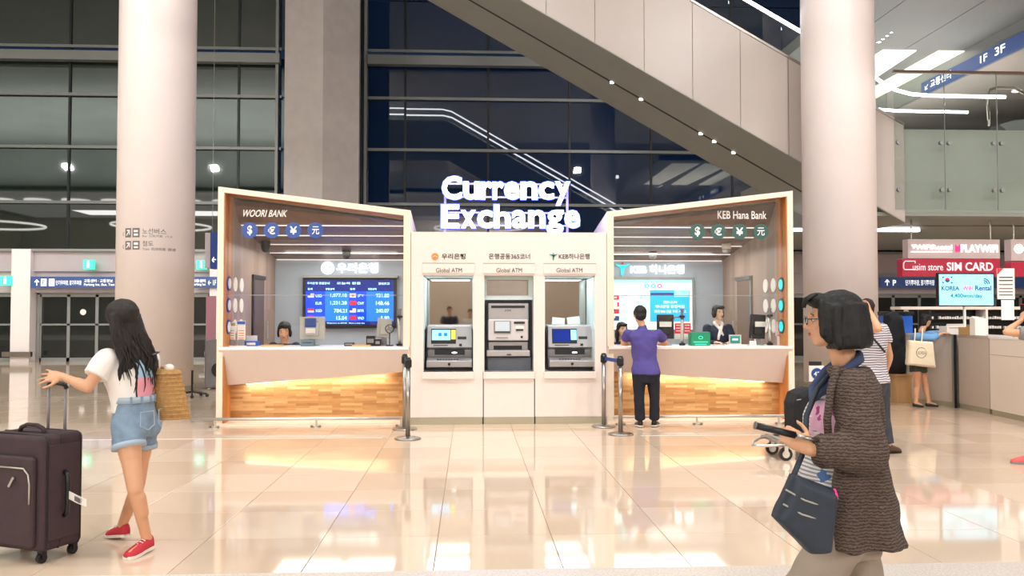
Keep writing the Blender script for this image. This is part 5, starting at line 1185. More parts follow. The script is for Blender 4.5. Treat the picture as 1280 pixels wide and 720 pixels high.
# ================================================================ MAN IN PURPLE TEE
Pm = Body(face=(0, 1, 0), look=(.05, 1, -.12), k=1.0, hk=1.12, hw=1.02, head=J(800, 394, 11.62), neck=J(803, 410, 11.6), shL=J(785, 417, 11.6), shR=J(823, 417, 11.6),
          elL=J(779, 432, 11.72), wrL=J(790, 431, 12.02), elR=J(832, 432, 11.72), wrR=J(824, 430.5, 12.02),
          hipL=J(799, 466, 11.58), hipR=J(816, 466, 11.58), knL=J(799, 497, 11.62), knR=J(818, 497, 11.62), anL=J(800, 525, 11.68), anR=J(818, 525, 11.7), toeL=J(797, 530, 11.84), toeR=J(821, 530, 11.84),
          handL=dict(d=(.5, .85, 0), n=(0, 0, 1), curl=.3, thumb=1), handR=dict(d=(-.5, .85, 0), n=(0, 0, 1), curl=.3, thumb=-1))
for n_ in ('toeL', 'toeR'): getattr(Pm, n_).z = .03
for n_ in ('anL', 'anR'): getattr(Pm, n_).z = .09
for n_ in ('wrL', 'wrR'): getattr(Pm, n_).z = 1.135
for n_ in ('elL', 'elR'): getattr(Pm, n_).z = 1.16
pt = add_person(Pm, 'man in purple tee and dark trousers leaning on the right booth counter', (2.45, 11.6, 0), 'skin_b', .01)
mb = MB(); Pm.torso(mb, .03, -.04, 1.0, wide=.006)
for S in 'LR': sleeve(mb, Pm, S, .62, .008, .026)
cap(mb, Pm.neck-V((0, 0, .03)), .08, Pm.neck, .065); obj('tee', sculpt(mb, .012, 4, .025, .12, 'tee'), 'purple_cotton', pt)
mb = MB(); hcp = (Pm.hipL+Pm.hipR)/2; loft(mb, [(hcp+V((0, 0, z)), Pm.pr, Pm.pf, a, b) for z, a, b in ((-.13, .14, .11), (0, .185, .135), (.1, .175, .128))])
for S in 'LR': leg(mb, Pm, S, .95, .012, .028)
obj('trousers', sculpt(mb, .012, 3, .015, .1, 'trousers'), 'navy_trouser', pt); hair_cap(Pm, 'hair_black', pt, SHORT, .009)
for S in 'LR': Pm.shoe(S, pt, 'black_plastic', 'rubber_white', .07)
# ================================================================ STRIPED TEE MAN behind the woman
S_ = Body(face=(.25, .97, 0), look=(.3, .95, 0), k=1.05, hw=1.0, head=J(1083, 387, 9.3), neck=J(1088, 405, 9.3), shL=J(1078, 413, 9.2), shR=J(1103, 412, 9.45), elL=J(1098, 411, 8.9), wrL=J(1088, 390, 9.05), elR=J(1112, 445, 9.5), wrR=J(1106, 470, 9.6),
          hipL=J(1082, 480, 9.2), hipR=J(1100, 480, 9.35), knL=J(1080, 520, 9.3), knR=J(1104, 520, 9.4), anL=J(1078, 560, 9.1), anR=J(1110, 556, 9.35), toeL=J(1090, 566, 9.2), toeR=J(1122, 565, 9.42),
          handL=dict(d=(-.3, .2, 1), n=(1, 0, 0), curl=.6, thumb=1))
for n_ in ('toeL', 'toeR'): getattr(S_, n_).z = .03
for n_ in ('anL', 'anR'): getattr(S_, n_).z = .09
st = add_person(S_, 'person in black and white striped tee with raised arm, beyond the woman in cardigan', (4.6, 9.3, 0), 'skin_b', .011)
stripes('bw_stripes', 'DAD4DA', '55535E', 38, duty=.6)
mb = MB(); S_.torso(mb, .03, .03, 1.0, wide=.012)
for S in 'LR': sleeve(mb, S_, S, .5, .02, .03)
obj('striped_tee', sculpt(mb, .012, 4, .02, .12, 'striped_tee'), 'bw_stripes', st)
mb = MB(); hcs = (S_.hipL+S_.hipR)/2; loft(mb, [(hcs+V((0, 0, z)), S_.pr, S_.pf, a, b) for z, a, b in ((-.13, .14, .11), (0, .18, .14), (.12, .16, .125))])
for S in 'LR': leg(mb, S_, S, .95, .012, .02)
obj('jeans', sculpt(mb, .012, 3, .012, .1, 'jeans'), 'dark_jeans', st); hair_cap(S_, 'hair_black', st, SHORT, .01)
for S in 'LR': S_.shoe(S, st, 'brown_leather', 'black_plastic', .08)
obj('bag_strap', MB().tube([J(1080, 409, 9.1), J(1096, 428, 9.05), J(1106, 440, 9.15)], .012, 6), 'black_plastic', st)
# ================================================================ WOMAN IN BLUE at the rental counter
B_ = Body(face=(.9, .43, 0), look=(.92, .3, -.25), k=.96, hw=1.0, head=J(1157, 401, 14.1), neck=J(1152, 414, 14.08), shL=J(1147, 421, 14.2), shR=J(1146, 421, 13.9), elL=J(1168, 417, 14.2), wrL=J(1180, 414.5, 14.1), elR=J(1166, 422, 13.85), wrR=J(1178, 416.5, 13.9),
          hipL=J(1150, 458, 14.14), hipR=J(1146, 458, 13.98), knL=J(1157, 482, 14.08), knR=J(1147, 482, 13.96), anL=J(1161, 503, 14.0), anR=J(1145, 500, 13.95), toeL=J(1170, 506, 13.98), toeR=J(1152, 504, 13.92),
          handL=dict(d=(1, 0, 0), n=(0, 0, 1), curl=.3, thumb=-1), handR=dict(d=(1, .1, 0), n=(0, 0, 1), curl=.3, thumb=1))
for n_ in ('toeL', 'toeR'): getattr(B_, n_).z = .03
for n_ in ('anL', 'anR'): getattr(B_, n_).z = .085
bt2 = add_person(B_, 'woman in light blue shirt and dark green shorts leaning on the grey counter', (7.5, 14.05, 0), 'skin_b', .011)
mb = MB(); B_.torso(mb, .025, .12, 1.0, wide=.004)
for S in 'LR': sleeve(mb, B_, S, .5, .018, .022, True)
obj('shirt', sculpt(mb, .012, 4, .02, .12, 'shirt'), 'blue_shirt', bt2)
mb = MB(); hcb = (B_.hipL+B_.hipR)/2; loft(mb, [(hcb+V((0, 0, z)), B_.pr, B_.pf, a, b) for z, a, b in ((-.1, .16, .14), (0, .17, .14), (.2, .14, .11))])
for S in 'LR': leg(mb, B_, S, .28, .012, .02, False)
obj('shorts', sculpt(mb, .012, 3, .01, .1, 'shorts'), 'dark_green_cloth', bt2); hair_cap(B_, 'hair_black', bt2, SHORT+[((0, -.05, -.05), (.07, .055, .07))], .01)
for S in 'LR': B_.shoe(S, bt2, 'black_plastic', 'black_plastic', .04)
tb = J(1149, 442, 13.75); tt = thing('tote_bag', 'cream canvas tote bag with round print on the shoulder of the woman in blue', 'bag', tb-V((0, 0, .28)))
pl = [(J(1134, 425, 13.75)), J(1164, 427, 13.75), J(1168, 460, 13.75), J(1132, 456, 13.75)]
bm3 = sculpt(inset(MB(), [(p.x, p.z) for p in pl][::-1], [(.85, 13.66), (.98, 13.69), (1, 13.74), (.97, 13.79), (.85, 13.81)]), .009, 4, .01, .1, 'bag_body')
b3 = obj('bag_body', bm3, 'canvas_bag', tt)
for x_ in (1143, 1152): obj('strap', MB().tube([J(x_, 427, 13.74), J(x_+1, 416, 13.82), J(x_+1, 411, 13.9), J(x_+1, 414, 14.02), J(x_, 427, 13.95)], .011, 6), 'canvas_bag', tt)
p = J(1152, 441, 13.655); obj('round_print', MB().tube([(p.x+.085*math.cos(a), 13.662, p.z+.085*math.sin(a)) for a in [2*math.pi*i/20 for i in range(20)]], .006, 5, True), 'letter_grey', b3); tpx('print_lettering', 'KOREA', (1147.5, 439, 1157, 443), 13.66, 'letter_grey', b3, 0, .002)
# ================================================================ PERSON at the right edge with phone
E_ = Body(face=(-.35, .94, 0), look=(-.4, .92, -.15), k=1.0, hw=1.05, head=J(1308, 385, 8.75), neck=J(1307, 403, 8.7), shL=J(1290, 418, 8.65), shR=J(1322, 418, 8.85), elL=J(1258, 415, 8.75), wrL=J(1277, 400, 8.95), elR=J(1335, 445, 8.95), wrR=J(1310, 430, 9.1),
          hipL=J(1297, 495, 8.65), hipR=J(1316, 495, 8.75), knL=J(1296, 540, 8.7), knR=J(1318, 535, 8.8), anL=J(1288, 575, 8.62), anR=J(1320, 572, 8.8), toeL=J(1268, 582, 8.66), toeR=J(1305, 582, 8.9),
          handL=dict(d=(.4, .3, .9), n=(-.8, 0, .4), curl=.9, thumb=1))
for n_ in ('toeL', 'toeR'): getattr(E_, n_).z = .03
for n_ in ('anL', 'anR'): getattr(E_, n_).z = .09
et = add_person(E_, 'person in grey tee cut off by the right edge, raising a forearm', (5.9, 8.7, 0), 'skin_b', .011)
mb = MB(); E_.torso(mb, .035, -.1, 1.0, wide=.015)
for S in 'LR': sleeve(mb, E_, S, .5, .02, .03)
obj('tee', sculpt(mb, .012, 4, .02, .12, 'tee'), 'grey_tee', et)
mb = MB(); hce = (E_.hipL+E_.hipR)/2; loft(mb, [(hce+V((0, 0, z)), E_.pr, E_.pf, a, b) for z, a, b in ((-.13, .14, .11), (0, .18, .14), (.12, .16, .125))])
for S in 'LR': leg(mb, E_, S, .45, .02, .03, False)
obj('shorts', sculpt(mb, .012, 3, .012, .1, 'shorts'), 'dark_jeans', et); hair_cap(E_, 'hair_black', et, SHORT, .01)
for S in 'LR': E_.shoe(S, et, 'coral_shoe', 'grey_shoe', .075)
ph = E_.wrL+V((.06, .05, .1)); t = thing('phone', 'small pink cased phone held up at the right edge', 'phone', ph-V((0, 0, .05))); obj('phone_case', MB().obox(ph, (.008, .075, .15), rz=.4), 'red', t, bevel=.006); obj('phone_screen', MB().obox(ph+V((-.006, 0, 0)), (.003, .065, .14), rz=.4), 'black_plastic', t)
obj('trouser_strap', MB().tube([J(1274, 490, 8.72), J(1274, 523, 8.72)], .006, 6), 'letter_grey', et) if False else None
# ================================================================ TELLERS
def teller(hx, hy, Yt, label, shirt, look, hair, scarf, seated, skin='skin_c', kk=.95):
    hd = J(hx, hy, Yt); x, z = hd.x, hd.z; P = lambda a, b, c: V((x+a, Yt+b, z+c))
    hipz = .52 if seated else z-.72
    Q = lambda a, b, zz: V((x+a, Yt+b, zz))
    fz = .0
    kn = (Q(-.1, -.3, .52), Q(.1, -.3, .52)) if seated else (Q(-.09, .02, .47), Q(.09, .02, .47))
    an = (Q(-.1, -.28, .09), Q(.1, -.28, .09)) if seated else (Q(-.09, .05, .09), Q(.09, .05, .09))
    sz = z-.24
    B = Body(face=(0, -1, 0), look=look, k=kk, hk=1.08, hw=.95, head=hd, neck=P(0, .02, -.16), shL=Q(.17, .02, sz), shR=Q(-.17, .02, sz), elL=Q(.23, -.08, sz-.25), elR=Q(-.23, -.08, sz-.25),
             wrL=Q(.1, -.26, max(sz-.22, .98)), wrR=Q(-.1, -.26, max(sz-.22, .98)), hipL=Q(.08, .03, hipz), hipR=Q(-.08, .03, hipz), knL=kn[1], knR=kn[0], anL=an[1], anR=an[0], toeL=an[1]+V((0, -.12, -.06)), toeR=an[0]+V((0, -.12, -.06)),
             handL=dict(d=(-.4, -.9, 0), n=(0, 0, 1), curl=.4, thumb=1), handR=dict(d=(.4, -.9, 0), n=(0, 0, 1), curl=.4, thumb=-1))
    t = add_person(B, label, (x, Yt, 0), skin, .0105)
    mb = MB(); B.torso(mb, .022, -.05, 1.0, wide=.004)
    for S in 'LR': sleeve(mb, B, S, .82, .018, .016, True)
    obj('jacket', sculpt(mb, .012, 3, .012, .1, 'jacket'), shirt, t)
    mb = MB(); hh = (B.hipL+B.hipR)/2; loft(mb, [(hh+V((0, 0, q)), B.pr, B.pf, a, b) for q, a, b in ((-.1, .13, .11), (0, .17, .13), (.1, .15, .12))])
    for S in 'LR': leg(mb, B, S, .93, .012, .02)
    obj('trousers', sculpt(mb, .014, 3, 0, .1, 'trousers'), 'navy_trouser', t)
    for S in 'LR': B.shoe(S, t, 'black_plastic', 'black_plastic', .07)
    h_ = SHORT[:]
    if hair == 'long': h_ += [((0, -.06, -.08), (.09, .045, .12)), ((.078, -.0, -.09), (.022, .04, .13)), ((-.078, -.0, -.09), (.022, .04, .13)), ((0, .06, .085), (.065, .04, .025))]
    if hair == 'bun': h_ += [((.07, .0, -.02), (.02, .055, .06)), ((-.07, .0, -.02), (.02, .055, .06)), ((-.03, -.11, -.03), (.038, .035, .035)), ((-.02, .055, .085), (.06, .045, .03))]
    hair_cap(B, 'hair_black', t, h_, .008)
    if scarf:
        n_ = B.neck; obj('scarf', sculpt(MB().tube([n_+V((.05, .03, .02)), n_+V((.06, -.05, -.01)), n_+V((.02, -.1, -.09)), n_+V((-.02, -.115, -.2)), n_+V((-.03, -.12, -.27))], [.02, .026, .028, .03, .02], 8).tube([n_+V((-.05, .03, .02)), n_+V((-.06, -.05, -.01)), n_+V((.0, -.1, -.09)), n_+V((.05, -.12, -.2))], [.02, .026, .028, .02], 8), .009, 2, name='scarf'), 'letter_white', t)
    return t
teller(355.5, 414, 12.95, 'dark haired teller with lowered face behind the left booth counter', 'navy_jacket', (.1, -1, -.3), 'bun', False, True, 'skin_b', 1.12)
teller(897.5, 391, 13.2, 'standing teller in navy jacket and white scarf behind the right counter', 'navy_jacket', (.35, -1, -.05), 'bun', True, False)
teller(777.5, 412, 13.3, 'long haired teller seated half hidden by the man in purple', 'navy_jacket', (.25, -1, -.1), 'long', False, True)
# two onlookers beside the camera, mirrored in the left niche
for hx_, yy, lab, sh_m in ((-.62, -.45, 'man in navy tee standing beside the camera, mirrored in the left niche', 'navy_jacket'), (.02, -.55, 'person in pale tee right behind the camera, mirrored at the edge of the left niche', 'tee_white')):
    z = 1.68 if hx_ < -.1 else 1.6; Q = lambda a, b, c: V((hx_+a, yy+b, c))
    B = Body(face=(0, 1, 0), look=(.3 if hx_ < -.1 else 0, 1, 0), k=1.0, hw=1, head=Q(0, 0, z), neck=Q(0, -.01, z-.17), shL=Q(-.19, 0, z-.25), shR=Q(.19, 0, z-.25), elL=Q(-.25, .0, z-.53), elR=Q(.25, 0, z-.53), wrL=Q(-.26, .1, z-.77), wrR=Q(.26, .1, z-.77),
             hipL=Q(-.09, 0, .9), hipR=Q(.09, 0, .9), knL=Q(-.1, .02, .5), knR=Q(.1, .02, .5), anL=Q(-.1, 0, .09), anR=Q(.1, 0, .09), toeL=Q(-.11, .14, .03), toeR=Q(.11, .14, .03))
    t = add_person(B, lab, (hx_, yy, 0), 'skin_b', .012)
    mb = MB(); B.torso(mb, .03, -.03, 1.0, wide=.006)
    for S in 'LR': sleeve(mb, B, S, .6, .02, .03)
    obj('tee', sculpt(mb, .014, 4, .02, .12, 'tee'), sh_m, t)
    mb = MB(); hh = (B.hipL+B.hipR)/2; loft(mb, [(hh+V((0, 0, q)), B.pr, B.pf, a, b) for q, a, b in ((-.13, .14, .11), (0, .185, .135), (.1, .175, .128))])
    for S in 'LR': leg(mb, B, S, .95, .012, .025)
    obj('trousers', sculpt(mb, .014, 3, 0, .1, 'trousers'), 'navy_trouser', t); hair_cap(B, 'hair_black', t, SHORT, .01)
    for S in 'LR': B.shoe(S, t, 'black_plastic', 'rubber_white', .07)
# ================================================================ THINGS ON THE BOOTH COUNTERS
def small(name, label, cat, rect, Y, d, m, group=None, bev=.004, z=1.1, local_parts=()):
    """a thing with its front filling rect on the plane Y, standing at height z"""
    a = at(rect[0], rect[3], Y); b = at(rect[2], rect[1], Y)
    t = thing(name, label, cat, ((a.x+b.x)/2, Y+d/2, z), group)
    t['_r'] = 0; del t['_r']
    return t, a.x, b.x, (z if z is not None else a.z), b.z
def Pm_(t, name, x0, x1, y0, y1, z0, z1, m, bev=0, par=None): return obj(name, MB().box((x0, y0, z0), (x1, y1, z1)), m, par or t, bevel=bev)
for r, c1, lab in (((282.5, 403, 293.5, 434), 'tan_wood', 'beige brochure holder with tan leaflets at the left end of the left counter'), ((295, 401, 306, 434), 'blue_plastic', 'white brochure holder with a blue headed leaflet, beside the tan one')):
    t, x0, x1, z0_, z1_ = small('brochure_holder', lab, 'brochure holder', r, 12.35, .12, None)
    Pm_(t, 'holder_back', x0, x1, 12.42, 12.43, 1.1, z1_-.03, 'clear_glass'); Pm_(t, 'holder_foot', x0, x1, 12.33, 12.45, 1.1, 1.11, 'paper'); Pm_(t, 'holder_stem', x0+.02, x1-.02, 12.39, 12.42, 1.11, 1.2, 'case_grey')
    Pm_(t, 'leaflet', x0+.006, x1-.006, 12.395, 12.415, 1.19, z1_, 'paper'); Pm_(t, 'leaflet_heading', x0+.006, x1-.006, 12.39, 12.396, z1_-.05, z1_-.01, c1)
    for k in range(4): Pm_(t, 'leaflet_line', x0+.02, x1-.02, 12.39, 12.396, 1.215+.035*k, 1.225+.035*k, 'tan_wood' if c1 == 'tan_wood' else 'orange')
t, x0, x1, z0_, z1_ = small('leaflet_box', 'blue leaflet box with a pale card at the left counter', 'box', (305.5, 419, 322, 434), 12.5, .15, None)
Pm_(t, 'box_body', x0, x1, 12.5, 12.64, 1.1, 1.17, 'blue_plastic', .004); Pm_(t, 'pale_card', x0, x1-.03, 12.6, 12.61, 1.17, 1.25, 'paper'); Pm_(t, 'box_label', x0+.03, x1-.03, 12.496, 12.5, 1.115, 1.15, 'paper')
for r, lab in (((326, 430, 351, 434.5), 'thin tan document tray in front of the left booth teller'), ((440, 430, 463, 434.5), 'thin tan document tray beside the black card readers')):
    t, x0, x1, z0_, z1_ = small('document_tray', lab, 'tray', r, 12.25, .2, None); Pm_(t, 'tray_bottom', x0, x1, 12.25, 12.43, 1.1, 1.108, 'tan_wood'); Pm_(t, 'tray_rim', x0, x1, 12.24, 12.25, 1.1, 1.125, 'tan_wood'); Pm_(t, 'tray_rim', x0, x1, 12.43, 12.44, 1.1, 1.125, 'tan_wood')
def monitor(r, Y, m, lab, tilt=0, label_r=None, tag_dark=False):
    t, x0, x1, z0_, z1_ = small('monitor', lab, 'monitor', r, Y, .08, None); zb = at(600, r[3], Y).z
    sh_ = MB().obox(((x0+x1)/2, Y+.03, (zb+z1_)/2), (x1-x0, .05, z1_-zb), ry=tilt); obj('monitor_back', sh_, m, t, bevel=.012)
    obj('hump', MB().obox(((x0+x1)/2, Y-.0, (zb+z1_)/2-.01), ((x1-x0)*.55, .04, (z1_-zb)*.6), ry=tilt), m, t, bevel=.01)
    Pm_(t, 'stand', (x0+x1)/2-.04, (x0+x1)/2+.04, Y+.02, Y+.05, 1.1, zb+.05, 'case_grey'); obj('stand_foot', MB().cyl(((x0+x1)/2, Y+.04, 1.1), ((x0+x1)/2, Y+.04, 1.112), .1, n=20), 'case_grey', t)
    if label_r:
        lr = bpx(MB(), label_r, Y-.03, Y-.022); l_ = obj('sticker', lr, 'navy' if tag_dark else 'paper', t)
    return t
mat('monitor_beige', 'B9B5AE', .5)
t = monitor((374, 396, 406, 424), 12.6, 'monitor_beige', 'pale grey monitor seen from behind with a navy sticker, left counter', 0, (381, 398, 395, 409), True)
obj('sticker', bpx(MB(), (382, 410.5, 394, 416.5), 12.57, 12.58), 'paper', t)
t, x0, x1, z0_, z1_ = small('card_printer', 'blue grey card printer below the first pale monitor', 'printer', (375.5, 419, 392, 434), 12.35, .18, None); Pm_(t, 'printer_body', x0, x1, 12.35, 12.52, 1.1, 1.19, mat('printer_grey', '5F7480', .4), .01); Pm_(t, 'printer_slot', x0+.03, x1-.03, 12.345, 12.36, 1.15, 1.158, 'black_plastic')
monitor((471, 398, 489, 422), 12.55, 'monitor_beige', 'pale grey monitor tilted beside the steel pole, left counter', .08)
t, x0, x1, z0_, z1_ = small('desk_fan', 'small dark round desk fan next to the tilted pale monitor', 'fan', (480, 404, 493, 432), 12.4, .1, None)
c = at(487, 411, 12.42); obj('cage', MB().tube([(c.x+.06*math.cos(a), 12.42, c.z+.06*math.sin(a)) for a in [2*math.pi*i/18 for i in range(18)]], .006, 6, True), 'black_plastic', t, smooth=True)
for k in range(4): a = k*math.pi/2+.4; obj('blade', MB().obox((c.x+.028*math.cos(a), 12.425, c.z+.028*math.sin(a)), (.045, .004, .026), ry=-a), 'case_grey', t)
obj('fan_stem', MB().cyl((c.x, 12.43, 1.1), (c.x, 12.43, c.z-.055), .008), 'black_plastic', t); obj('fan_foot', MB().cyl((c.x, 12.43, 1.1), (c.x, 12.43, 1.115), .055), 'black_plastic', t)
for r, lab, h in (((430, 429, 442, 434), 'flat black card reader on the left counter', .05), ((457.5, 421, 468.5, 434), 'tall black banknote counter on the left counter', .15), ((468, 424, 476, 434), 'small black receipt printer under the tilted monitor', .1)):
    t, x0, x1, z0_, z1_ = small('counter_device', lab, 'device', r, 12.4, .14, None); Pm_(t, 'device_body', x0, x1, 12.4, 12.54, 1.1, 1.1+h, 'black_plastic', .01); Pm_(t, 'device_panel', x0+.015, x1-.015, 12.395, 12.4, 1.1+h*.3, 1.1+h*.7, 'case_grey')
def pole(x, ytop, Y, lab, arm=False):
    p = at(x, ytop, Y); t = thing('camera_pole', lab, 'pole', (p.x, Y, 1.1))
    obj('pole_foot', MB().cyl((p.x, Y, 1.1), (p.x, Y, 1.13), .045), 'black_plastic', t); obj('pole_tube', MB().cyl((p.x, Y, 1.13), (p.x, Y, p.z-.12), .026), 'chrome', t, smooth=True)
    obj('collar', MB().cyl((p.x, Y, p.z-.13), (p.x, Y, p.z-.1), .045), 'black_plastic', t); obj('camera_head', MB().cyl((p.x, Y, p.z-.1), (p.x, Y, p.z-.02), .024).cyl((p.x, Y, p.z-.02), (p.x, Y, p.z), .03), 'case_grey', t, smooth=False)
    if arm: obj('arm', MB().tube([(p.x, Y, p.z-.08), (p.x-.06, Y, p.z-.13), (p.x-.11, Y, p.z-.12), (p.x-.13, Y, p.z-.17)], .012, 6), 'case_grey', t, smooth=True)
pole(499.5, 386, 12.45, 'steel camera pole with black collar at the right end of the left counter')
pole(852.5, 386, 12.45, 'dark jointed camera pole in front of the red notices, right counter', True)
pole(962, 385, 12.45, 'steel camera pole with black collar at the right end of the right counter')
monitor((821.5, 393, 842.5, 424), 12.5, 'black_plastic', 'black monitor from behind with white sticker beside the man in purple', 0, (824.5, 402, 839.5, 408.5))
monitor((938, 393, 957, 424), 12.55, 'black_plastic', 'black monitor from behind with white sticker near the steel pole, right counter', .06, (944, 402, 958, 408.5))
for x, lab in ((843.5, 'red notice card just right of the black monitor, right counter'), (854.5, 'red notice card beside the green box, right counter')):
    t, x0, x1, z0_, z1_ = small('notice_card', lab, 'card', (x, 404, x+9.5, 434), 12.75, .05, None)
    obj('card_face', bpx(MB(), (x, 404, x+9, 417), 12.75, 12.76), 'red', t); obj('card_lower', bpx(MB(), (x, 417, x+9, 424), 12.75, 12.76), 'paper', t); Pm_(t, 'card_foot', x0+.02, x1-.02, 12.74, 12.79, 1.1, at(0, 423, 12.75).z, 'clear_glass')
    for k in range(3): obj('printed_line', bpx(MB(), (x+1.5, 406+3.5*k, x+7.5, 407.2+3.5*k), 12.745, 12.75), 'paper', t)
t, x0, x1, z0_, z1_ = small('green_box', 'glossy green box with a round pale mark on the right counter', 'box', (864, 415, 888, 434), 12.3, .2, None)
Pm_(t, 'box_body', x0, x1, 12.3, 12.48, 1.1, z1_, 'green_box', .01); c = at(876, 422, 12.29); obj('round_mark', MB().tube([(c.x+.03*math.cos(a), 12.296, c.z+.02*math.sin(a)) for a in [2*math.pi*i/16 for i in range(16)]], .004, 5, True), 'exit_green', t); obj('pale_lettering', bpx(bpx(MB(), (867, 427, 885, 428), 12.295, 12.3), (869, 430, 883, 430.8), 12.295, 12.3), 'exit_green', t)
t, x0, x1, z0_, z1_ = small('framed_card', 'small teal card in a silver frame in front of the standing teller', 'card', (911.5, 418.5, 926.5, 433), 12.3, .05, None)
obj('frame', bpx(MB(), (911.5, 418.5, 926.5, 430.5), 12.31, 12.325), 'chrome', t); obj('card', bpx(MB(), (913, 420, 925, 429), 12.3, 12.31), 'teal', t); Pm_(t, 'card_foot', x0, x1, 12.3, 12.38, 1.1, at(0, 430, 12.3).z, 'chrome')
tpx('lettering', 'FX 안내', (915, 422.5, 923, 426), 12.298, 'letter_white', t, .01, .002) if False else obj('pale_mark', bpx(MB(), (915.5, 423, 922.5, 425.5), 12.296, 12.3), 'letter_white', t)
t, x0, x1, z0_, z1_ = small('paper_stack', 'low stack of white forms under the teal card', 'papers', (909, 431, 933, 434), 12.15, .1, None); Pm_(t, 'sheets', x0, x1, 12.12, 12.27, 1.1, 1.116, 'paper')
t, x0, x1, z0_, z1_ = small('pen_holder', 'white pen holder with small bottles by the right black monitor', 'holder', (938, 420, 947, 434), 12.25, .06, None); Pm_(t, 'cup', x0, x0+.05, 12.25, 12.3, 1.1, 1.17, 'paper', .005); obj('pen', MB().cyl((x0+.02, 12.27, 1.12), (x0+.03, 12.28, 1.24), .005), 'letter_grey', t); obj('bottle', MB().lathe((x0+.08, 12.28, 1.1), [(.018, 0), (.018, .06), (.007, .075), (.007, .095)], 12), 'paper', t)
t, x0, x1, z0_, z1_ = small('pink_card', 'pink card on a stand at the right end of the right counter', 'card', (969.5, 402, 979, 434), 12.4, .05, None)
obj('card', bpx(MB(), (969.5, 402, 979, 420), 12.4, 12.41), mat('pale_pink', 'F0C4C0', .6), t); obj('heart', bpx(MB(), (973, 409.5, 977, 413), 12.395, 12.4), 'red', t); Pm_(t, 'card_stem', x0+.03, x1-.03, 12.4, 12.42, 1.1, at(0, 420, 12.4).z, 'paper')
# papers in the right niche
for r, rot in (((690, 397, 706, 406.5), .08), ((709, 396, 725, 406), -.12)):
    a = at(r[0], r[3], K+.84); b = at(r[2], r[1], K+.84); obj('paper_notice', MB().obox(((a.x+b.x)/2, K+.845, (a.z+b.z)/2), (b.x-a.x, .004, b.z-a.z), ry=rot), 'paper', ab)
tpx('niche_lettering', '3\n6\n5\n코\n너', (730.5, 376, 733, 397), K+.7, 'letter_grey', ab, 0) if False else None
# ================================================================ RIGHT SIDE: RENTAL COUNTERS
mat('panel_greige', 'BEB0A4', .45); 
def unit(name, label, poly, m, h=1.18, panel=None):
    cx = sum(p[0] for p in poly)/len(poly); cy = sum(p[1] for p in poly)/len(poly)
    t = thing(name, label, 'counter', (cx, cy, 0))
    ins = [(cx+(x-cx)*.97, cy+(y-cy)*.97) for x, y in poly]
    obj('plinth', MB().slab(ins, 0, .08), 'skirting', t); obj('carcass', MB().slab(poly, .08, h), m, t, bevel=.004); obj('worktop', MB().slab([(cx+(x-cx)*1.02, cy+(y-cy)*1.02) for x, y in poly], h, h+.04), 'counter_top' if m == 'light_panel' else m, t, bevel=.006)
    return t
unit('counter_unit', 'greige counter unit with the woman in blue leaning on it', [(7.72, 14.72), (8.14, 13.86), (8.75, 14.1), (8.35, 15.0)], 'panel_greige')
unit('counter_unit', 'greige counter unit between the dark post and the white counter', [(8.13, 13.76), (8.12, 12.92), (8.72, 12.92), (8.72, 13.95)], 'panel_greige')
t = unit('counter_unit', 'white front counter unit nearest the camera at the right edge', [(8.11, 12.88), (7.93, 10.6), (8.6, 10.6), (8.7, 12.88)], 'light_panel')
for z in (1.0,): obj('drawer_line', MB().slab([(8.105, 12.86), (7.925, 10.62), (7.935, 10.62), (8.115, 12.86)], .93, .937), 'skirting', t)
t = thing('counter_post', 'slim dark post between the two greige counter units', 'post', (8.08, 13.8, 0)); obj('shaft', MB().box((8.06, 13.78, 0), (8.12, 13.84, 1.22)), 'steel_frame', t); obj('dark_face', MB().box((8.06, 13.76, 0), (8.1, 13.78, 1.22)), 'black_plastic', t)  # black strip down the near face of the post
# boxes on the counter
def bx(name, lab, cat, r, Y, d, m, z, extra=None):
    a = at(r[0], r[3], Y); b = at(r[2], r[1], Y); t = thing(name, lab, cat, ((a.x+b.x)/2, Y+d/2, z)); obj('box_body', MB().box((a.x, Y, z), (b.x, Y+d, b.z)), m, t, bevel=.006)
    if extra: obj(*extra(a, b), t)
    return t, a, b
for lab, r, Y, m in (('white carton on the counter beside the screen pole', (1184, 408, 1206, 420), 13.9, 'paper'), ('brown open carton of papers on the counter beneath the rental screen', (1209, 409, 1224, 420), 13.45, 'tan_wood')):
    t, a, b = bx('carton', lab, 'box', r, Y, .25, m, 1.22)
    obj('carton_flap', MB().obox(((a.x+b.x)/2, Y+.02, b.z+.02), (b.x-a.x, .004, .05), rx=.6), m, t)
    obj('tape', MB().box((a.x+.03, Y-.003, b.z-.03), (b.x-.03, Y, b.z-.02)), 'letter_grey', t)
t, a, b = bx('paper_bag', 'crumpled white paper bag on the counter right of the brown carton', 'bag', (1219, 398, 1233, 420), 13.2, .15, 'paper', 1.22); obj('bag_fold', MB().obox(((a.x+b.x)/2, 13.26, b.z), (b.x-a.x+.02, .05, .03), ry=.2), 'paper', t)
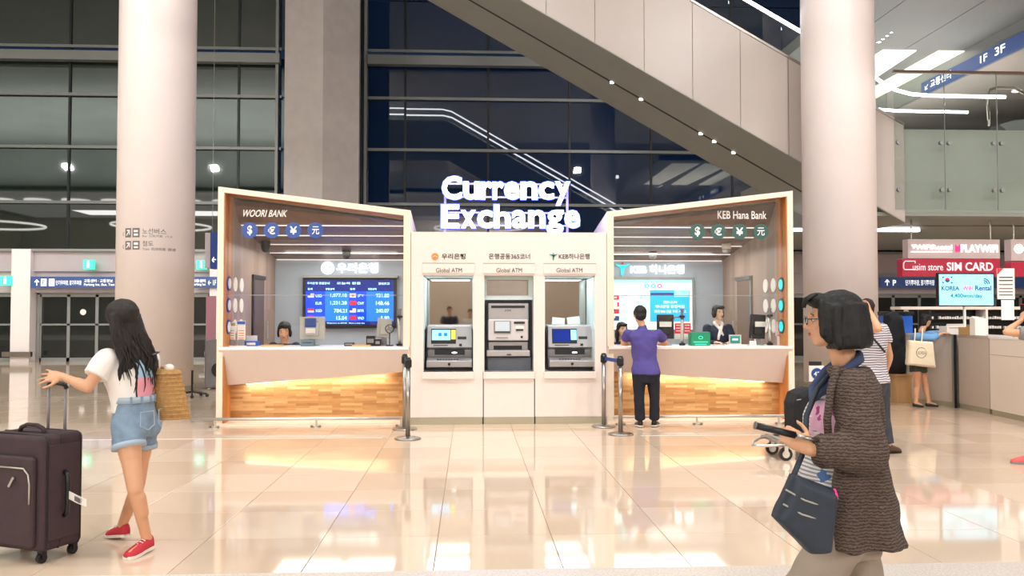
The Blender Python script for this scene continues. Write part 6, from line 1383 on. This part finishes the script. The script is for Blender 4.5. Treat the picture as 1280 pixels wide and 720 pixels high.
# rental screen on a pole
a = at(1174, 382, 14.05); b = at(1242, 342, 14.05)
t = thing('rental_screen', 'light blue wifi rental screen on a pole above the counter', 'screen', ((a.x+b.x)/2, 14.1, 1.22))
obj('bezel', bpx(MB(), (1173, 341, 1243, 383), 14.06, 14.14), 'black_plastic', t, bevel=.008); obj('display', bpx(MB(), (1174.5, 343, 1241.5, 381.5), 14.05, 14.062), 'screen_cyan', t)
obj('screen_pole', MB().box(((a.x+b.x)/2-.015, 14.1, 1.22), ((a.x+b.x)/2+.015, 14.14, a.z+.1)), 'paper', t)
tpx('lettering', 'KOREA', (1177, 357.5, 1199, 363), 14.045, 'navy', t, .02, .002); tpx('lettering', 'WiFi', (1203, 357.5, 1216, 363), 14.045, 'pink', t, .02, .002); tpx('lettering', 'Rental', (1219, 357, 1239, 363), 14.045, 'navy', t, .02, .002)
tpx('lettering', '4,400won/day', (1188, 367, 1228, 373.5), 14.045, 'teal', t, .02, .002)
c = at(1184.5, 350, 14.04); obj('round_flag', MB().cyl((c.x, 14.045, c.z), (c.x, 14.05, c.z), .04, n=20), 'red', t); obj('round_flag_lower', MB().slab([(0, 0)]*3, 0, 0) if False else MB().prism([(c.x+.04*math.cos(math.pi+math.pi*k/10), c.z+.04*math.sin(math.pi+math.pi*k/10)) for k in range(11)], 14.042, 14.046), 'navy', t)
for sx in (-1, 1):
    for sz in (-1, 1): obj('trigram', MB().obox((c.x+sx*.075, 14.045, c.z+sz*.045), (.03, .004, .022), ry=sx*sz*.7), 'navy', t)
c = at(1230, 355.5, 14.04)
for r_ in (.03, .065, .1): obj('wave_arc', MB().tube([(c.x+r_*math.cos(a_), 14.045, c.z+r_*math.sin(a_)) for a_ in [math.radians(5+12*k) for k in range(8)]], .008, 6), 'navy', t)
# hanging shop signs
for nm, lab, r, m in (('shop_sign', 'pale lit sign box with pink mark above the maroon card sign', (1135, 299, 1250, 323), 'sign_panel'), ('shop_sign', 'maroon card shop sign with pale lettering', (1128, 323.5, 1250, 345.5), 'maroon_sign'),
                      ('shop_sign', 'pale sign box with a round white logo cut by the right edge', (1264, 299, 1330, 326), 'sign_panel'), ('shop_sign', 'red sign box cut by the right edge', (1264, 327, 1330, 345.5), 'maroon_sign')):
    a = at(r[0], r[3], 19); b = at(r[2], r[1], 19); t = thing(nm, lab, 'sign', ((a.x+b.x)/2, 19.1, a.z)); obj('sign_box', MB().box((a.x, 19, a.z), (b.x, 19.25, b.z-.005)), m, t, bevel=.01)
    if r[1] < 310:
        for x_ in (a.x+.15, b.x-.15): obj('hanger', MB().cyl((x_, 19.12, b.z-.01), (x_, 19.12, 3.74), .015), 'steel', t)
    if 'pink mark' in lab:
        tpx('lettering', 'WiFiRental', (1144, 306, 1190, 312), 18.99, 'letter_lit', t, .02, .01); obj('underline', bpx(MB(), (1139, 314.3, 1190, 315.5), 18.98, 19), 'letter_lit', t); tpx('lettering', 'PLAYWIFI', (1201, 306, 1247, 315.5), 18.99, 'letter_lit', t, .03, .01)
        obj('pink_mark', MB().prism([(at(x_, y_, 19).x, at(x_, y_, 19).z) for x_, y_ in ((1194, 306), (1196.5, 309), (1199.5, 305.5), (1199.5, 314.5), (1194, 314.5))][::-1], 18.97, 19), 'pink', t)
        obj('arrow_mark', MB().prism([(at(x_, y_, 19).x, at(x_, y_, 19).z) for x_, y_ in ((1139, 306), (1145, 306), (1142, 311))][::-1], 18.98, 19), 'letter_lit', t)
    if lab.startswith('maroon'):
        tpx('lettering', 'usim store', (1141, 330, 1178.5, 338), 18.99, 'sign_letter', t, .0, .01); tpx('lettering', 'SIM CARD', (1183.5, 328, 1241, 338.5), 18.99, 'sign_letter', t, .02, .01)
        p = [at(x_, y_, 18.98) for x_, y_ in ((1144, 336), (1144, 337), (1131, 337), (1129.5, 335), (1129.5, 329), (1131.5, 326.5), (1144, 326.5), (1144, 329))]; obj('card_outline', MB().tube(p, .012, 6), 'sign_letter', t)
    if 'round white' in lab:
        c = at(1274, 311, 18.98); obj('round_logo', MB().cyl((c.x, 18.98, c.z), (c.x, 19, c.z), .11, n=24), 'letter_lit', t)
obj_b = None
# papers on a pole at the near counter
a = at(1268, 405, 12.3); t = thing('notice_pole', 'dark pole with two paper notices at the white counter', 'notice', (8.1, 12.3, 1.22)); px_ = at(1269, 400, 12.3).x
obj('pole_tube', MB().cyl((px_, 12.34, 1.22), (px_, 12.34, at(0, 335, 12.3).z), .012), 'black_plastic', t)
n1 = obj('notice', bpx(MB(), (1247, 335.5, 1268, 374), 12.3, 12.31), 'paper', t); obj('notice_corner', MB().prism([(at(x_, y_, 12.29).x, at(x_, y_, 12.29).z) for x_, y_ in ((1247, 335.5), (1254, 335.5), (1247, 343))][::-1], 12.29, 12.3), 'red', n1)
for y_, m in ((346, 'letter_black'), (350, 'letter_black'), (355, 'letter_grey'), (360, 'letter_grey'), (364, 'letter_grey'), (368, 'letter_grey')): obj('printed_line', bpx(MB(), (1249, y_, 1266, y_+1.2), 12.295, 12.3), m, n1)
obj('notice', bpx(MB(), (1252, 375, 1267.5, 400), 12.3, 12.305), 'paper', t)
# dark rack with white devices
a = at(1160, 440, 16.6); b = at(1300, 387, 16.6)
t = thing('device_rack', 'black shelf rack filled with small white devices behind the counters', 'shelf', ((a.x+b.x)/2, 16.8, 0))
obj('rack_back', MB().box((a.x, 16.85, 0), (b.x, 16.9, b.z)), 'black_plastic', t); obj('rack_top', MB().box((a.x-.6, 16.5, b.z), (b.x, 16.92, b.z+.06)), 'light_panel', t)
dv = MB(); random.seed(2)
for k in range(5):
    z = .7+k*.19; obj('shelf_board', MB().box((a.x, 16.55, z-.015), (b.x, 16.85, z)), 'black_plastic', t)
    for i in range(44):
        x_ = a.x+.03+i*(b.x-a.x-.06)/44
        if random.random() < .86: dv.box((x_, 16.58, z), (x_+.032, 16.64, z+random.uniform(.035, .06)))
tag(obj('white_device', dv, 'paper', t), kind='stuff')
for x_ in (a.x, (a.x+b.x)/2, b.x): obj('upright', MB().box((x_-.02, 16.5, 0), (x_+.02, 16.9, b.z)), 'black_plastic' if x_ != (a.x+b.x)/2 else 'paper', t)
# cabinet, blue box, tan box and black bag
a = at(1106, 440, 15.6); b = at(1144, 421, 15.6); t = thing('low_cabinet', 'pale low cabinet carrying the blue crate left of the woman in blue', 'cabinet', ((a.x+b.x)/2, 15.8, 0)); zt2 = at(0, 421, 15.6).z; obj('cabinet_body', MB().box((a.x, 15.6, .06), (b.x, 16.1, zt2)), 'light_panel', t, bevel=.005); obj('cabinet_door', MB().box((a.x+.03, 15.585, .1), ((a.x+b.x)/2-.01, 15.6, zt2-.04)), 'light_panel', t); obj('cabinet_door', MB().box(((a.x+b.x)/2+.01, 15.585, .1), (b.x-.03, 15.6, zt2-.04)), 'light_panel', t); obj('cabinet_foot', MB().box((a.x+.03, 15.65, 0), (b.x-.03, 16.05, .06)), 'skirting', t)
a = at(1110, 421, 15.65); b = at(1141, 394, 15.65); t = thing('blue_crate', 'bright blue crate with black lid behind the woman in blue', 'crate', ((a.x+b.x)/2, 15.8, zt2)); obj('crate_body', MB().box((a.x, 15.65, zt2), (b.x, 16.0, b.z)), 'blue_plastic', t, bevel=.01); obj('crate_lid', MB().box((a.x-.02, 15.63, b.z), (b.x+.02, 16.02, b.z+.07)), 'black_plastic', t, bevel=.01); obj('crate_mark', bpx(MB(), (1117, 402, 1120, 405), 15.64, 15.65), 'paper', t)
a = at(1121, 506, 14.6); b = at(1137, 470, 14.6); t = thing('tan_box', 'tan wooden box stand carrying the black soft bag', 'stand', ((a.x+b.x)/2, 14.8, 0)); obj('box_side', MB().box((a.x, 14.6, 0), (b.x+.05, 15.0, b.z)), 'tan_wood', t, bevel=.004); obj('box_lip', MB().box((a.x-.02, 14.58, b.z), (b.x+.07, 15.02, b.z+.03)), 'tan_wood', t)
c0, c1_ = at(1106, 475, 14.7), at(1133, 395, 14.7); cc = (c0+c1_)/2; hb2 = MB(); inset(hb2, [(at(x_, y_, 14.7).x, at(x_, y_, 14.7).z) for x_, y_ in ((1108, 474), (1106, 425), (1110, 400), (1120, 396), (1128, 404), (1131, 440), (1132, 474))][::1], [(.8, 14.6), (1, 14.68), (1, 14.85), (.8, 14.92)])
t = thing('soft_bag', 'tall black soft bag standing behind the striped tee person', 'bag', (cc.x, 14.75, b.z)); sbm = sculpt(hb2, .015, 4, .02, .15, 'bag_body'); dz_ = b.z+.03-min(v.co.z for v in sbm.vertices); 
sbm.transform(Matrix.Translation((0, 0, dz_))); obj('bag_body', sbm, 'dark_fabric', t); obj('bag_handle', MB().tube([(cc.x-.06, 14.76, c1_.z-.03), (cc.x-.04, 14.76, c1_.z+.04), (cc.x+.04, 14.76, c1_.z+.04), (cc.x+.06, 14.76, c1_.z-.03)], .012, 6), 'dark_fabric', t)
# stand sign with blue disc
p = at(1021, 467, 12.7); t = thing('stand_sign', 'small white stand sign with a blue disc right of the green booth', 'sign', (p.x, 12.7, 0)); obj('sign_plate', bpx(MB(), (1011.5, 457, 1030, 477), 12.7, 12.73), 'paper', t); obj('blue_disc', MB().cyl((p.x, 12.69, p.z), (p.x, 12.7, p.z), .085, n=24), 'icon_blue', t); tpx('lettering', '42', (1017, 464.5, 1025, 470), 12.685, 'letter_white', t, .02); obj('sign_post', MB().cyl((p.x, 12.75, 0), (p.x, 12.75, p.z), .02), 'steel', t); obj('sign_foot', MB().cyl((p.x, 12.75, 0), (p.x, 12.75, .02), .16, n=24), 'steel', t); obj('sign_cap', bpx(MB(), (1013, 452, 1027, 457), 12.7, 12.76), 'black_plastic', t)
# luggage cart with black bag
Yc = 9.1; w1 = at(965, 571, Yc); w2 = at(982, 574, 8.95)
t = thing('luggage_cart', 'silver luggage cart with two swivel wheels beyond the woman in cardigan', 'cart', (w1.x+.3, Yc, 0))
for w_, yy in ((w1, Yc+.25), (w2, 8.95)):
    c = V((w_.x if w_ is w2 else at(965, 566, yy).x, yy, .07)); q = obj('wheel', MB().cyl(c-V((.0, .018, 0)), c+V((.0, .018, 0)), .07, n=24), 'black_plastic', t); obj('wheel_hub', MB().cyl(c-V((0, .022, 0)), c+V((0, .022, 0)), .04, n=16), 'chrome', q)
    obj('fork', MB().box((c.x-.02, yy-.03, .07), (c.x+.02, yy-.022, .17)).box((c.x-.02, yy+.022, .07), (c.x+.02, yy+.03, .17)).box((c.x-.03, yy-.03, .16), (c.x+.03, yy+.03, .18)), 'chrome', t)
fr2 = [at(990, 556, 8.95), at(957, 566, 8.95), at(941, 559, 9.0), at(942, 552, 9.2), at(950, 547, 9.3), at(985, 543, 9.4)]
for p in fr2: p.z = max(p.z, .16)
obj('bumper_tube', MB().tube(fr2, .016, 8), 'chrome', t, smooth=True); obj('grip_sleeve', MB().tube([at(966, 545.5, 9.35), at(990, 542.5, 9.4)], .024, 8), 'black_plastic', t, smooth=True)
obj('platform', MB().box((w1.x, 8.95, .18), (w1.x+.85, 9.45, .21)), 'steel', t, bevel=.008)
for k in range(4): obj('platform_rib', MB().box((w1.x+.05+.2*k, 8.96, .21), (w1.x+.08+.2*k, 9.44, .225)), 'chrome', t)
obj('rear_wheel', MB().cyl((w1.x+.75, 9.0, .07), (w1.x+.75, 9.04, .07), .07, n=24).cyl((w1.x+.75, 9.36, .07), (w1.x+.75, 9.4, .07), .07, n=24), 'black_plastic', t)
obj('rear_frame', MB().tube([(w1.x+.8, 8.98, .1), (w1.x+.85, 8.98, .9), (w1.x+.85, 9.42, .9), (w1.x+.8, 9.42, .1)], .016, 8), 'chrome', t, smooth=True)
bpoly = [(at(x_, y_, 9.1).x, at(x_, y_, 9.1).z) for x_, y_ in ((992, 551), (990, 505), (995, 492), (1008, 486), (1040, 486), (1046, 500), (1046, 551))]
t = thing('duffel_bag', 'black bag riding on the luggage cart behind the woman in cardigan', 'bag', (bpoly[0][0]+.25, 9.2, .225)); bm4 = sculpt(inset(MB(), bpoly, [(.85, 8.98), (1, 9.05), (1, 9.35), (.85, 9.42)]), .012, 4, .015, .15, 'bag_body'); obj('bag_body', bm4, 'dark_fabric', t)
obj('bag_zip', MB().tube([at(996, 500, 9.0), at(1015, 497, 8.99), at(1035, 500, 9.0)], .006, 5), 'case_grey', t)
# small leftovers on the left: cable stand by the column
p = at(240, 491, 16.3); t = thing('wheeled_stand', 'low black wheeled base at the foot of the left round column', 'stand', (p.x, 16.3, 0))
for k in range(5): a = 2*math.pi*k/5; obj('leg', MB().cyl((p.x, 16.3, .1), (p.x+.28*math.cos(a), 16.3+.28*math.sin(a), .06), .018).cyl((p.x+.28*math.cos(a), 16.3+.28*math.sin(a)-.015, .03), (p.x+.28*math.cos(a), 16.3+.28*math.sin(a)+.015, .03), .03), 'black_plastic', t)
obj('column_tube', MB().cyl((p.x, 16.3, .08), (p.x, 16.3, .5), .02), 'black_plastic', t)
